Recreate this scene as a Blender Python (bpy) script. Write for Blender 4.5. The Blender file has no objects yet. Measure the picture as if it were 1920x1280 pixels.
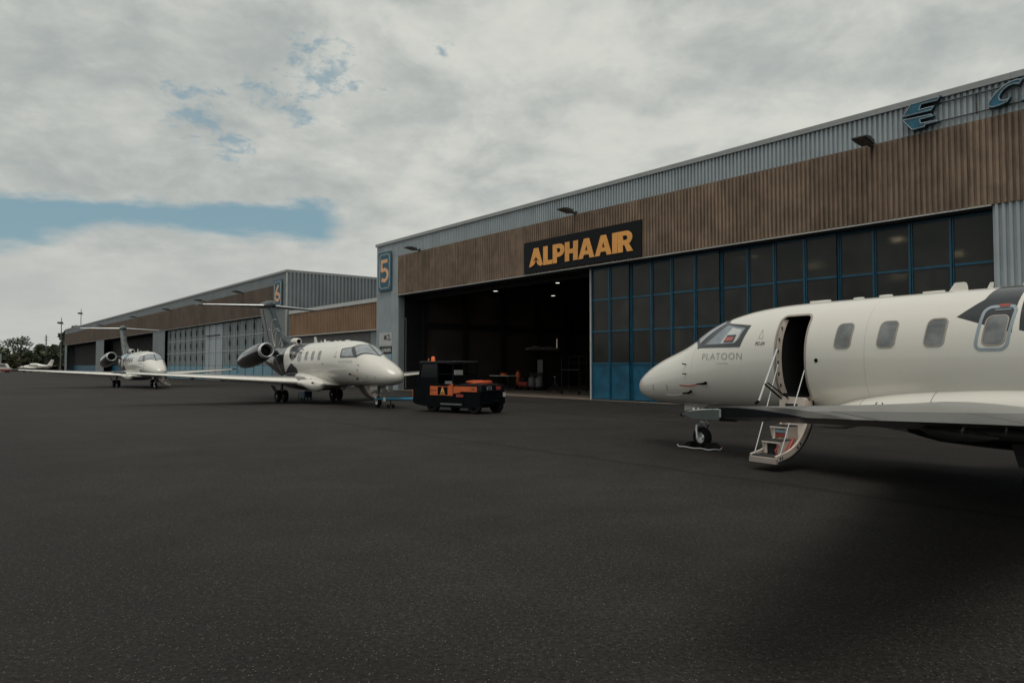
import bpy, bmesh, math, random, bisect
from mathutils import Vector, Matrix
random.seed(7)
S = bpy.context.scene
COL = S.collection
R = math.radians
PI = math.pi

# ------------------------------------------------------------------ camera
cd = bpy.data.cameras.new('camera'); cam = bpy.data.objects.new('camera', cd); COL.objects.link(cam)
cd.sensor_width = 36.0; cd.lens = 24.9; cd.clip_start = 0.1; cd.clip_end = 3000
cam.location = (0, 0, 1.728); cam.rotation_euler = (R(90 + 1.98), 0, 0)
S.camera = cam

# ------------------------------------------------------------------ sky
SUN_AZ, SUN_EL = R(208), R(77)          # azimuth from +Y towards +X
W = bpy.data.worlds.new('World'); S.world = W; W.use_nodes = True


class NT:
    """small node-tree helper"""
    def __init__(s, tree): s.t = tree
    def n(s, typ, **kw):
        n = s.t.nodes.new(typ)
        for k, v in kw.items():
            if k.startswith('i_'):
                n.inputs[k[2:].replace('_', ' ')].default_value = v
            else: setattr(n, k, v)
        return n
    def l(s, a, b): s.t.links.new(a, b)
    def m(s, op, a, b=None, c=None, clamp=False):
        n = s.t.nodes.new('ShaderNodeMath'); n.operation = op; n.use_clamp = clamp
        for i, v in enumerate((a, b, c)):
            if v is None: continue
            if isinstance(v, (int, float)): n.inputs[i].default_value = v
            else: s.l(v, n.inputs[i])
        return n.outputs[0]
    def mix(s, f, a, b, mode='MIX'):
        n = s.t.nodes.new('ShaderNodeMix'); n.data_type = 'RGBA'; n.blend_type = mode
        for sk, v in ((n.inputs[0], f), (n.inputs[6], a), (n.inputs[7], b)):
            if hasattr(v, 'links') or hasattr(v, 'is_linked'): s.l(v, sk)
            elif isinstance(v, (int, float)): sk.default_value = v
            else: sk.default_value = (*v, 1) if len(v) == 3 else v
        return n.outputs[2]
    def ss(s, x, lo, hi):
        n = s.t.nodes.new('ShaderNodeMapRange'); n.interpolation_type = 'SMOOTHSTEP'
        s.l(x, n.inputs[0]); n.inputs[1].default_value = lo; n.inputs[2].default_value = hi
        return n.outputs[0]
    def noise(s, vec, scale, detail=3, rough=.5, dist=0.0, dim='3D'):
        n = s.t.nodes.new('ShaderNodeTexNoise'); n.noise_dimensions = dim
        n.inputs['Scale'].default_value = scale; n.inputs['Detail'].default_value = detail
        n.inputs['Roughness'].default_value = rough; n.inputs['Distortion'].default_value = dist
        if vec is not None: s.l(vec, n.inputs['Vector'])
        return n.outputs[0]


def build_world():
    t = W.node_tree; t.nodes.clear(); N = NT(t)
    out = N.n('ShaderNodeOutputWorld'); bg = N.n('ShaderNodeBackground'); bg.inputs[1].default_value = 0.117
    N.l(bg.outputs[0], out.inputs[0])
    sky = N.n('ShaderNodeTexSky', sky_type='NISHITA'); sky.sun_disc = False
    sky.sun_elevation = SUN_EL; sky.sun_rotation = SUN_AZ; sky.air_density = 1.0; sky.dust_density = 2.0
    tc = N.n('ShaderNodeTexCoord'); d = tc.outputs['Generated']
    sp = N.n('ShaderNodeSeparateXYZ'); N.l(d, sp.inputs[0]); x, y, z = sp.outputs
    zz = N.m('ADD', N.m('MAXIMUM', z, 0.0), 0.20)
    cb = N.n('ShaderNodeCombineXYZ'); N.l(N.m('DIVIDE', x, zz), cb.inputs[0]); N.l(N.m('DIVIDE', y, zz), cb.inputs[1])
    P = cb.outputs[0]
    # angles of the view direction, in radians
    az = N.m('ARCTAN2', x, y); el = N.m('ARCSINE', z)
    big = N.noise(P, 0.55, 5, .55, .3)
    med = N.noise(P, 1.9, 7, .58, .25)
    fin = N.noise(P, 5.5, 7, .6, .15)
    # long streets of cloud, drawn out along one wind direction
    mp = N.n('ShaderNodeMapping'); mp.inputs['Rotation'].default_value = (0, 0, R(28)); mp.inputs['Scale'].default_value = (.45, 1.5, 1)
    N.l(P, mp.inputs[0]); street = N.noise(mp.outputs[0], 1.3, 6, .58, .4)
    dv = N.n('ShaderNodeMapping'); dv.inputs['Scale'].default_value = (1, 1, 1.9); N.l(d, dv.inputs[0])
    puff = N.noise(dv.outputs[0], 5.5, 8, .58, .35); puff2 = N.noise(dv.outputs[0], 17, 7, .6, .3)
    tone = N.m('ADD', N.m('ADD', N.m('MULTIPLY', big, .38), N.m('MULTIPLY', med, .22)),
               N.m('ADD', N.m('ADD', N.m('MULTIPLY', street, .16), N.m('MULTIPLY', puff, .36)), N.m('MULTIPLY', puff2, .12)))
    f = N.ss(tone, .51, .72)
    cloud = N.mix(f, (3.2, 3.5, 3.45), (5.6, 5.65, 5.2))
    # warmer, paler low band near the horizon
    low = N.ss(el, .24, .05)
    cloud = N.mix(N.m('MULTIPLY', low, .72), cloud, (4.45, 4.5, 4.3))
    # the blue gap low on the left, and its ragged edge
    wob = N.m('MULTIPLY', N.m('SUBTRACT', med, .5), .045)
    wob2 = N.m('MULTIPLY', N.m('SUBTRACT', fin, .5), .035)
    elw = N.m('ADD', el, N.m('ADD', wob, wob2))
    azw = N.m('ADD', az, N.m('MULTIPLY', wob, 1.6))
    top = N.m('ADD', .198, N.m('MULTIPLY', N.m('ADD', az, .62), .063))
    bot = N.m('SUBTRACT', N.m('ADD', .175, N.m('MULTIPLY', N.m('ADD', az, .5), -.042)), N.m('MULTIPLY', N.ss(az, -.50, -.63), .045))
    inside = N.m('MULTIPLY', N.ss(N.m('SUBTRACT', top, elw), -.004, .010), N.ss(N.m('SUBTRACT', elw, bot), -.012, .012))
    gap = N.m('MULTIPLY', inside, N.ss(azw, -.235, -.27))
    # small torn holes higher up
    hole = None
    for (px, py, r) in ((366, 212, .030), (572, 92, .030), (625, 128, .034), (545, 192, .030), (420, 262, .026), (330, 165, .022), (830, 85, .016), (490, 165, .02)):
        a = math.atan2((px - 960) / 1328, 1); e = math.atan2((686 - py) / 1328, math.hypot(1, (px - 960) / 1328))
        dx = N.m('SUBTRACT', az, a); dy = N.m('MULTIPLY', N.m('SUBTRACT', el, e), 1.4)
        rr = N.m('SQRT', N.m('ADD', N.m('MULTIPLY', dx, dx), N.m('MULTIPLY', dy, dy)))
        h = N.m('SUBTRACT', 1.0, N.m('DIVIDE', rr, r * 1.9), clamp=False)
        hole = h if hole is None else N.m('MAXIMUM', hole, h)
    hn = N.noise(dv.outputs[0], 34, 6, .62, .3)
    hole = N.ss(N.m('ADD', hole, N.m('MULTIPLY', N.m('SUBTRACT', hn, .5), 4.4)), .30, 1.35)
    hole = N.m('MULTIPLY', hole, .7)
    # elsewhere the cover opens in the same way now and then
    gen = N.m('MULTIPLY', N.ss(N.noise(P, .42, 5, .6, .5), .66, .74), N.ss(N.m('ABSOLUTE', az), .9, 1.2))
    blue = N.m('MAXIMUM', N.m('MAXIMUM', gap, hole), N.m('MULTIPLY', gen, .8))
    # sky air seen through the gaps: Nishita, thinned by haze
    air = N.mix(.6, sky.outputs[0], (2.1, 3.15, 3.45))
    air = N.mix(1.0, air, (.86, .93, .91), 'MULTIPLY')
    c = N.mix(blue, cloud, air)
    # below the horizon: the dark land
    c = N.mix(N.ss(z, 0.0, -.02), c, (.5, .5, .48))
    N.l(c, bg.inputs[0])


build_world()
sd = bpy.data.lights.new('sun', 'SUN'); sun = bpy.data.objects.new('sun', sd); COL.objects.link(sun)
sd.energy = 1.5; sd.angle = R(36); sd.color = (1, .95, .86)
sv = Vector((math.sin(SUN_AZ) * math.cos(SUN_EL), math.cos(SUN_AZ) * math.cos(SUN_EL), math.sin(SUN_EL)))
sun.rotation_euler = sv.to_track_quat('Z', 'Y').to_euler()
vs = S.view_settings
vs.view_transform = 'Standard'; vs.look = 'None'; vs.exposure = 0.0; vs.gamma = 1.0; vs.use_curve_mapping = False
S.cycles.use_denoising = True
S.cycles.max_bounces = 8; S.cycles.transparent_max_bounces = 12
S.cycles.caustics_reflective = False; S.cycles.caustics_refractive = False


# ------------------------------------------------------------------ helpers
class MB:
    """collects geometry for ONE mesh"""
    def __init__(s): s.v = []; s.f = []; s.mi = []
    def add(s, vs, fs, mi=0):
        o = len(s.v); s.v += [tuple(v) for v in vs]
        for f in fs: s.f.append(tuple(o + i for i in f)); s.mi.append(mi)
        return s
    def box(s, x0, x1, y0, y1, z0, z1, mi=0, M=None):
        vs = [(x, y, z) for x in (x0, x1) for y in (y0, y1) for z in (z0, z1)]
        if M is not None: vs = [tuple(M @ Vector(v)) for v in vs]
        return s.add(vs, [(0, 1, 3, 2), (4, 6, 7, 5), (0, 4, 5, 1), (2, 3, 7, 6), (0, 2, 6, 4), (1, 5, 7, 3)], mi)
    def loft(s, rings, mi=0, closed=True, caps=(True, True)):
        n = len(rings[0]); o = len(s.v)
        for r in rings: s.v += [tuple(p) for p in r]
        for i in range(len(rings) - 1):
            for j in range(n if closed else n - 1):
                a = o + i * n + j; b = o + i * n + (j + 1) % n
                s.f.append((a, b, b + n, a + n)); s.mi.append(mi)
        if caps[0] and closed: s.f.append(tuple(o + j for j in reversed(range(n)))); s.mi.append(mi)
        if caps[1] and closed: s.f.append(tuple(o + (len(rings) - 1) * n + j for j in range(n))); s.mi.append(mi)
        return s
    def tube(s, pts, r, n=8, mi=0):
        pts = [Vector(p) for p in pts]; rings = []
        rs = r if isinstance(r, (list, tuple)) else [r] * len(pts)
        up = None
        for i, p in enumerate(pts):
            t = (pts[min(i + 1, len(pts) - 1)] - pts[max(i - 1, 0)]).normalized()
            if up is None: up = Vector((0, 0, 1)) if abs(t.z) < .9 else Vector((1, 0, 0))
            a = t.cross(up).normalized(); b = a.cross(t).normalized(); up = b
            rings.append([p + (a * math.cos(2 * PI * k / n) + b * math.sin(2 * PI * k / n)) * rs[i] for k in range(n)])
        return s.loft(rings, mi)
    def lathe(s, prof, n=24, mi=0, M=None, caps=(False, False)):
        """profile of (r, h) turned round local Z"""
        rings = []
        for r, h in prof:
            rg = [Vector((r * math.cos(2 * PI * k / n), r * math.sin(2 * PI * k / n), h)) for k in range(n)]
            rings.append([M @ p for p in rg] if M is not None else rg)
        return s.loft(rings, mi, True, caps)
    def mesh(s, name, mats, smooth=35):
        me = bpy.data.meshes.new(name)
        me.from_pydata(s.v, [], s.f)
        for m in (mats if isinstance(mats, (list, tuple)) else [mats]): me.materials.append(m)
        if any(s.mi): me.polygons.foreach_set('material_index', s.mi)
        bm = bmesh.new(); bm.from_mesh(me); bmesh.ops.recalc_face_normals(bm, faces=bm.faces); bm.to_mesh(me); bm.free()
        if smooth:
            me.polygons.foreach_set('use_smooth', [True] * len(me.polygons)); me.set_sharp_from_angle(angle=R(smooth))
        me.update(); return me
    def obj(s, name, mats, parent=None, smooth=35, **kw):
        return link(name, s.mesh(name, mats, smooth), parent, **kw)


def link(name, data, parent=None, M=None, label=None):
    o = bpy.data.objects.new(name, data); COL.objects.link(o)
    if parent is not None: o.parent = parent
    if M is not None: o.matrix_local = M
    if label: o['label'] = label
    return o


def tag(o, label, cat=None, group=None, kind=None):
    if label: o['label'] = label
    if cat: o['category'] = cat
    if group: o['group'] = group
    if kind: o['kind'] = kind
    return o


def thing(name, label, cat, loc=(0, 0, 0), rz=0, group=None):
    o = link(name, None); o.location = loc; o.rotation_euler = (0, 0, rz); o.empty_display_size = .3
    return tag(o, label, cat, group)


def kids(o): return [c for c in S.objects if c.parent == o]


def copy_tree(o, parent=None):
    c = o.copy(); COL.objects.link(c)
    if parent is not None: c.parent = parent
    for ch in kids(o): copy_tree(ch, c)
    return c


def shape2d(name, polys, depth, mat, parent=None, M=None, bevel=0.0, label=None):
    """flat outline(s), holes included, given real thickness (local XY, thickness along Z)"""
    cu = bpy.data.curves.new(name, 'CURVE'); cu.dimensions = '2D'; cu.fill_mode = 'BOTH'; cu.extrude = depth / 2; cu.bevel_depth = bevel
    for p in polys:
        sp = cu.splines.new('POLY'); sp.points.add(len(p) - 1); sp.use_cyclic_u = True
        for i, (x, y) in enumerate(p): sp.points[i].co = (x, y, 0, 1)
    return curve_obj(name, cu, mat, parent, M, label)


def curve_obj(name, cu, mat, parent, M, label=None, post=None):
    t = bpy.data.objects.new('tmp', cu); COL.objects.link(t)
    dg = bpy.context.evaluated_depsgraph_get(); dg.update()
    me = bpy.data.meshes.new_from_object(t.evaluated_get(dg)); me.name = name
    bpy.data.objects.remove(t); bpy.data.curves.remove(cu)
    if post:
        for v in me.vertices: v.co = post(v.co)
    me.materials.clear(); me.materials.append(mat)
    return link(name, me, parent, M, label)


def text_obj(name, s, size, depth, mat, parent=None, M=None, sx=1.0, shear=0.0, space=1.0, post=None, bold=0.0, align='CENTER', label=None):
    cu = bpy.data.curves.new(name, 'FONT'); cu.body = s; cu.size = size; cu.extrude = depth / 2; cu.shear = shear
    cu.align_x = align; cu.align_y = 'CENTER'; cu.space_character = space; cu.offset = bold; cu.resolution_u = 4
    f = (lambda c: Vector((c.x * sx, c.y, c.z))) if post is None else (lambda c: post(Vector((c.x * sx, c.y, c.z))))
    return curve_obj(name, cu, mat, parent, M, label, f)


def rrect(x0, x1, y0, y1, r, n=5):
    out = []
    for cx, cy, a in ((x1 - r, y1 - r, 0), (x0 + r, y1 - r, 90), (x0 + r, y0 + r, 180), (x1 - r, y0 + r, 270)):
        for k in range(n + 1):
            t = R(a + 90 * k / n); out.append((cx + r * math.cos(t), cy + r * math.sin(t)))
    return out


# ------------------------------------------------------------------ materials
def mat(name, col, rough=.5, metal=0.0, var=.12, vs=3.0, bump=0.0, bs=60, coat=0.0, rnd=0.0, streak=0.0, spec=.5, emit=None, dirt=0.0):
    m = bpy.data.materials.new(name); m.use_nodes = True; t = m.node_tree; N = NT(t)
    b = t.nodes['Principled BSDF']
    b.inputs['Roughness'].default_value = rough; b.inputs['Metallic'].default_value = metal
    b.inputs['Coat Weight'].default_value = coat; b.inputs['Coat Roughness'].default_value = .06
    b.inputs['Specular IOR Level'].default_value = spec
    tc = N.n('ShaderNodeTexCoord'); v = tc.outputs['Object']
    c = (*col, 1)
    if rnd or streak:
        oi = N.n('ShaderNodeObjectInfo')
        va = N.n('ShaderNodeVectorMath', operation='ADD'); N.l(v, va.inputs[0])
        sc = N.m('MULTIPLY', oi.outputs['Random'], 217.0); cbx = N.n('ShaderNodeCombineXYZ'); N.l(sc, cbx.inputs[0]); N.l(sc, cbx.inputs[1])
        N.l(cbx.outputs[0], va.inputs[1]); v = va.outputs[0]
    nz = N.noise(v, vs, 5, .6)
    dark = tuple(x * (1 - var * 1.6) for x in col); lite = tuple(min(1, x * (1 + var)) for x in col)
    cc = N.mix(N.ss(nz, .3, .7), dark, lite)
    if streak:
        mp = N.n('ShaderNodeMapping'); mp.inputs['Scale'].default_value = (9, 9, .35); N.l(v, mp.inputs[0])
        st = N.noise(mp.outputs[0], 1.6, 5, .65)
        cc = N.mix(N.m('MULTIPLY', N.ss(st, .42, .75), streak), cc, tuple(x * .35 for x in col))
        st2 = N.noise(mp.outputs[0], 4.1, 4, .6)
        cc = N.mix(N.m('MULTIPLY', N.ss(st2, .55, .8), streak * .5), cc, tuple(min(1, x * 1.7) for x in col))
    if rnd:
        k = N.m('ADD', 1 - rnd, N.m('MULTIPLY', oi.outputs['Random'], 2 * rnd))
        cbk = N.n('ShaderNodeCombineColor'); [N.l(k, cbk.inputs[i]) for i in range(3)]
        cc = N.mix(1.0, cc, cbk.outputs[0], 'MULTIPLY')
    if dirt:
        dn = N.noise(v, vs * 4.3, 6, .65)
        cc = N.mix(N.m('MULTIPLY', N.ss(dn, .52, .75), dirt), cc, tuple(x * .4 for x in col))
    N.l(cc, b.inputs['Base Color'])
    if rough > .08:
        rr = N.m('ADD', rough * .8, N.m('MULTIPLY', nz, rough * .4)); N.l(rr, b.inputs['Roughness'])
    if bump:
        bn = N.noise(v, bs, 4, .6); bp = N.n('ShaderNodeBump'); bp.inputs['Strength'].default_value = bump; bp.inputs['Distance'].default_value = .01
        N.l(bn, bp.inputs['Height']); N.l(bp.outputs[0], b.inputs['Normal'])
    if emit:
        b.inputs['Emission Color'].default_value = (*emit[:3], 1); b.inputs['Emission Strength'].default_value = emit[3]
    return m


M_brown = mat('brown_ribbed_steel', (.265, .188, .135), .75, var=.18, vs=1.1, rnd=.10, streak=.75)
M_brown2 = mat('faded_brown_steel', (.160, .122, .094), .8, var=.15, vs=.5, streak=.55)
M_tan = mat('tan_ribbed_steel', (.30, .190, .118), .75, var=.12, vs=.6, streak=.35)
M_steel = mat('pale_blue_grey_steel', (.405, .462, .485), .5, var=.06, vs=.8, rnd=.04, streak=.14)
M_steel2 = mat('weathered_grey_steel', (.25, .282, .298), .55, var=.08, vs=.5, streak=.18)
M_trim = mat('grey_trim_metal', (.32, .33, .33), .45, metal=.3, var=.06)
M_white_trim = mat('pale_trim_paint', (.52, .53, .52), .5, var=.06)
M_bluepaint = mat('blue_door_paint', (.006, .085, .15), .42, var=.16, vs=2.2, dirt=.25, rnd=.06)
M_bluekick = mat('blue_kick_paint', (.005, .095, .175), .45, var=.2, vs=1.3, dirt=.35, rnd=.08)
M_concrete = mat('hangar_concrete', (.17, .135, .11), .6, var=.15, vs=.8)
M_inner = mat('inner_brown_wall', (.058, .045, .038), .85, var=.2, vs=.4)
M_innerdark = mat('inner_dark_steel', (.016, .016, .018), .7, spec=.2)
M_white = None
M_black = mat('black_paint', (.006, .007, .009), .3, var=.2, coat=.05, spec=.15)
M_satin = mat('satin_black', (.004, .005, .0065), .5, var=.25, spec=.06)
M_rubber = mat('tyre_rubber', (.007, .007, .008), .8, var=.3, bump=.3, spec=.2)
M_alu = mat('bare_aluminium', (.70, .70, .70), .35, metal=.6, var=.05)
M_steelrod = mat('bright_rod', (.75, .76, .76), .3, metal=.6, var=.03)
M_cream = mat('cream_trim', (.62, .54, .47), .5, var=.06)
M_creamdk = mat('warm_grey_trim', (.33, .29, .255), .5, var=.06)
M_tread = mat('black_tread', (.02, .021, .024), .7, var=.3, bump=.3)
M_red = mat('red_paint', (.30, .04, .03), .5, var=.15)
M_orange = mat('orange_paint', (.58, .115, .026), .45, var=.12, dirt=.2)
M_strap = mat('orange_strap', (.55, .10, .035), .7, var=.2, bump=.4, bs=30)
M_signblue = mat('sign_blue', (.013, .100, .155), .5, var=.12, vs=1.4, dirt=.2)
M_salmon = mat('salmon_paint', (.88, .48, .28), .55, var=.08)
M_signline = mat('sign_pale_line', (.52, .52, .50), .55, var=.1)
M_signblack = mat('sign_black', (.006, .007, .010), .6, spec=.2, var=.25, vs=.6)
M_amber = mat('amber_vinyl', (.90, .41, .10), .55, var=.05)
M_letterblue = mat('letter_blue', (.014, .135, .215), .35, var=.25, vs=1.6, dirt=.3)
M_letterside = mat('letter_side', (.012, .030, .045), .5, var=.2)
M_neon = mat('pale_tube', (.50, .52, .53), .4, var=.1)
M_lampbody = mat('lamp_housing', (.055, .055, .055), .5, var=.2)
M_lampglass = mat('lamp_glass', (.10, .105, .11), .15, var=.2)
M_towblue = mat('tow_bar_blue', (.025, .20, .33), .4, var=.12)
M_board = mat('white_board', (.52, .52, .52), .5, var=.05)
M_boardblue = mat('pale_blue_board', (.26, .40, .47), .5, var=.06)
M_pink = mat('pale_pink_print', (.48, .36, .37), .5, var=.05)
M_ink = mat('dark_ink', (.025, .026, .03), .5, var=.1)
M_inkgrey = mat('grey_ink', (.13, .13, .13), .5, var=.1)
M_inkfaint = mat('faint_ink', (.40, .385, .36), .5, var=.05)
M_finpaint = mat('dark_grey_green_paint', (.046, .064, .068), .35, var=.05, coat=.15, spec=.3)
M_taupe = mat('tail_grey', (.10, .112, .118), .35, var=.05, coat=.15)
M_frame = mat('window_frame_grey', (.030, .036, .041), .3, var=.1, coat=.3)
M_pane = mat('cabin_pane', (.145, .155, .158), .08, var=.3, vs=3, coat=1.0)
M_cockglass = mat('cockpit_pane', (.30, .325, .345), .18, var=.1, vs=2.2, coat=.0)
M_cockside = mat('cockpit_side_pane', (.20, .235, .265), .05, var=.15, vs=3, coat=1.0)
M_greyline = mat('grey_marking', (.27, .32, .36), .4, var=.04)
M_shade = mat('sun_shade', (.55, .56, .56), .5, var=.05)
M_redplac = mat('red_placard', (.45, .13, .115), .5, var=.1)
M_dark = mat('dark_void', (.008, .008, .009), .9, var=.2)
M_jetgrey = mat('shroud_metal', (.20, .20, .21), .35, metal=.7, var=.1)
M_lit = mat('lit_lamp', (.9, .85, .75), .4, emit=(1, .93, .8, 2.2))
M_glow = mat('lit_warm_lamp', (.9, .8, .6), .4, emit=(1, .84, .6, 14))
M_tube = mat('lit_tube', (.9, .8, .7), .4, emit=(1, .8, .65, .12))
M_beacon = mat('orange_beacon', (.75, .16, .05), .2, var=.1, coat=.5, emit=(1, .22, .05, .15))
M_bark = mat('bark', (.055, .045, .035), .9, var=.3)
M_mast = mat('galvanised_mast', (.16, .17, .175), .5, var=.1)
M_navgreen = mat('nav_lens', (.10, .118, .115), .12, var=.1, coat=1)
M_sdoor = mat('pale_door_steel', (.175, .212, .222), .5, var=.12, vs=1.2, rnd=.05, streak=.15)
M_sdoorlite = mat('white_door_steel', (.38, .43, .46), .5, var=.05, rnd=.04, streak=.1)
M_sdoorblue = mat('light_blue_door', (.15, .30, .385), .5, var=.1, rnd=.06, streak=.15)
M_shutter = mat('shutter_slat', (.16, .16, .155), .5, var=.1)
M_grass = mat('verge_grass', (.075, .072, .042), .95, var=.35, vs=.2)
M_bluecart = mat('blue_cart_paint', (.015, .06, .12), .45, var=.2)


def leafmat(name, a, b):
    m = bpy.data.materials.new(name); m.use_nodes = True; t = m.node_tree; N = NT(t); bs = t.nodes['Principled BSDF']
    g = N.n('ShaderNodeNewGeometry'); c = N.mix(g.outputs['Random Per Island'], a, b)
    N.l(c, bs.inputs['Base Color']); bs.inputs['Roughness'].default_value = .7
    return m


M_leaf = [leafmat('leaf_dark', (.045, .060, .036), (.095, .112, .060)), leafmat('leaf_olive', (.070, .074, .040), (.13, .125, .066)), leafmat('leaf_grey', (.060, .075, .058), (.12, .135, .095))]


def asphalt():
    m = bpy.data.materials.new('asphalt'); m.use_nodes = True; t = m.node_tree; N = NT(t); b = t.nodes['Principled BSDF']
    tc = N.n('ShaderNodeTexCoord'); v = tc.outputs['Object']
    sp = N.n('ShaderNodeSeparateXYZ'); N.l(v, sp.inputs[0])
    big = N.noise(v, .12, 5, .6, .4); mid = N.noise(v, 1.1, 5, .62); fine = N.noise(v, 120, 3, .7); agg = N.noise(v, 38, 3, .7)
    # slow streaks drawn out along the paving lanes
    mp = N.n('ShaderNodeMapping'); mp.inputs['Rotation'].default_value = (0, 0, R(50.6)); mp.inputs['Scale'].default_value = (.10, 1.1, 1)
    N.l(v, mp.inputs[0]); lane = N.noise(mp.outputs[0], .8, 4, .6)
    # paving lanes parallel to the hangars: distance from the facade line
    dist = N.m('ADD', N.m('MULTIPLY', N.m('SUBTRACT', sp.outputs[0], 3.827), .773), N.m('MULTIPLY', N.m('SUBTRACT', sp.outputs[1], 36.379), .635))
    dw = N.m('ADD', dist, N.m('MULTIPLY', N.m('SUBTRACT', mid, .5), .35))
    old = N.ss(dw, -23.2, -24.9)
    c = N.mix(N.ss(big, .3, .7), (.0165, .0146, .0133), (.0315, .0277, .0248))
    c = N.mix(N.m('MULTIPLY', N.ss(lane, .4, .7), .35), c, (.0190, .0163, .0145))
    c = N.mix(N.m('MULTIPLY', old, .6), c, (.0145, .0132, .0122))
    k = N.m('ADD', .25, N.m('MULTIPLY', mid, 1.5)); cb = N.n('ShaderNodeCombineColor'); [N.l(k, cb.inputs[i]) for i in range(3)]
    c = N.mix(.6, c, N.mix(1.0, c, cb.outputs[0], 'MULTIPLY'))
    gr = N.noise(v, 27, 7, .84)
    k2 = N.m('MAXIMUM', .12, N.m('ADD', 1.0, N.m('MULTIPLY', N.m('SUBTRACT', gr, .5), 6.0))); cb2 = N.n('ShaderNodeCombineColor'); [N.l(k2, cb2.inputs[i]) for i in range(3)]
    c = N.mix(1.0, c, N.mix(1.0, c, cb2.outputs[0], 'MULTIPLY'))
    # pale bits of aggregate, dark pits
    vo = N.n('ShaderNodeTexVoronoi', i_Scale=55.0); N.l(v, vo.inputs['Vector'])
    sc = N.n('ShaderNodeSeparateColor'); N.l(vo.outputs['Color'], sc.inputs[0])
    bit = N.m('MULTIPLY', N.m('GREATER_THAN', sc.outputs[0], .80), N.m('LESS_THAN', vo.outputs['Distance'], .28))
    c = N.mix(N.m('MULTIPLY', bit, .7), c, (.15, .135, .12))
    pit = N.m('MULTIPLY', N.m('LESS_THAN', sc.outputs[1], .22), N.m('LESS_THAN', vo.outputs['Distance'], .4))
    c = N.mix(N.m('MULTIPLY', pit, .6), c, (.014, .014, .014))
    # tarred lane joints
    for d0 in (-16.4, -8.2):
        j = N.ss(N.m('ABSOLUTE', N.m('SUBTRACT', dw, d0)), .14, .03)
        c = N.mix(N.m('MULTIPLY', j, .6), c, (.008, .008, .008))
    # a few oil spots
    st = N.ss(N.noise(v, .55, 4, .55), .66, .76); c = N.mix(N.m('MULTIPLY', st, .4), c, (.022, .021, .02))
    N.l(c, b.inputs['Base Color'])
    N.l(N.m('ADD', .58, N.m('MULTIPLY', agg, .3)), b.inputs['Roughness'])
    b.inputs['Specular IOR Level'].default_value = .14
    bp = N.n('ShaderNodeBump'); bp.inputs['Strength'].default_value = .55; bp.inputs['Distance'].default_value = .012
    N.l(N.m('ADD', agg, N.m('MULTIPLY', fine, .5)), bp.inputs['Height']); N.l(bp.outputs[0], b.inputs['Normal'])
    return m


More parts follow.
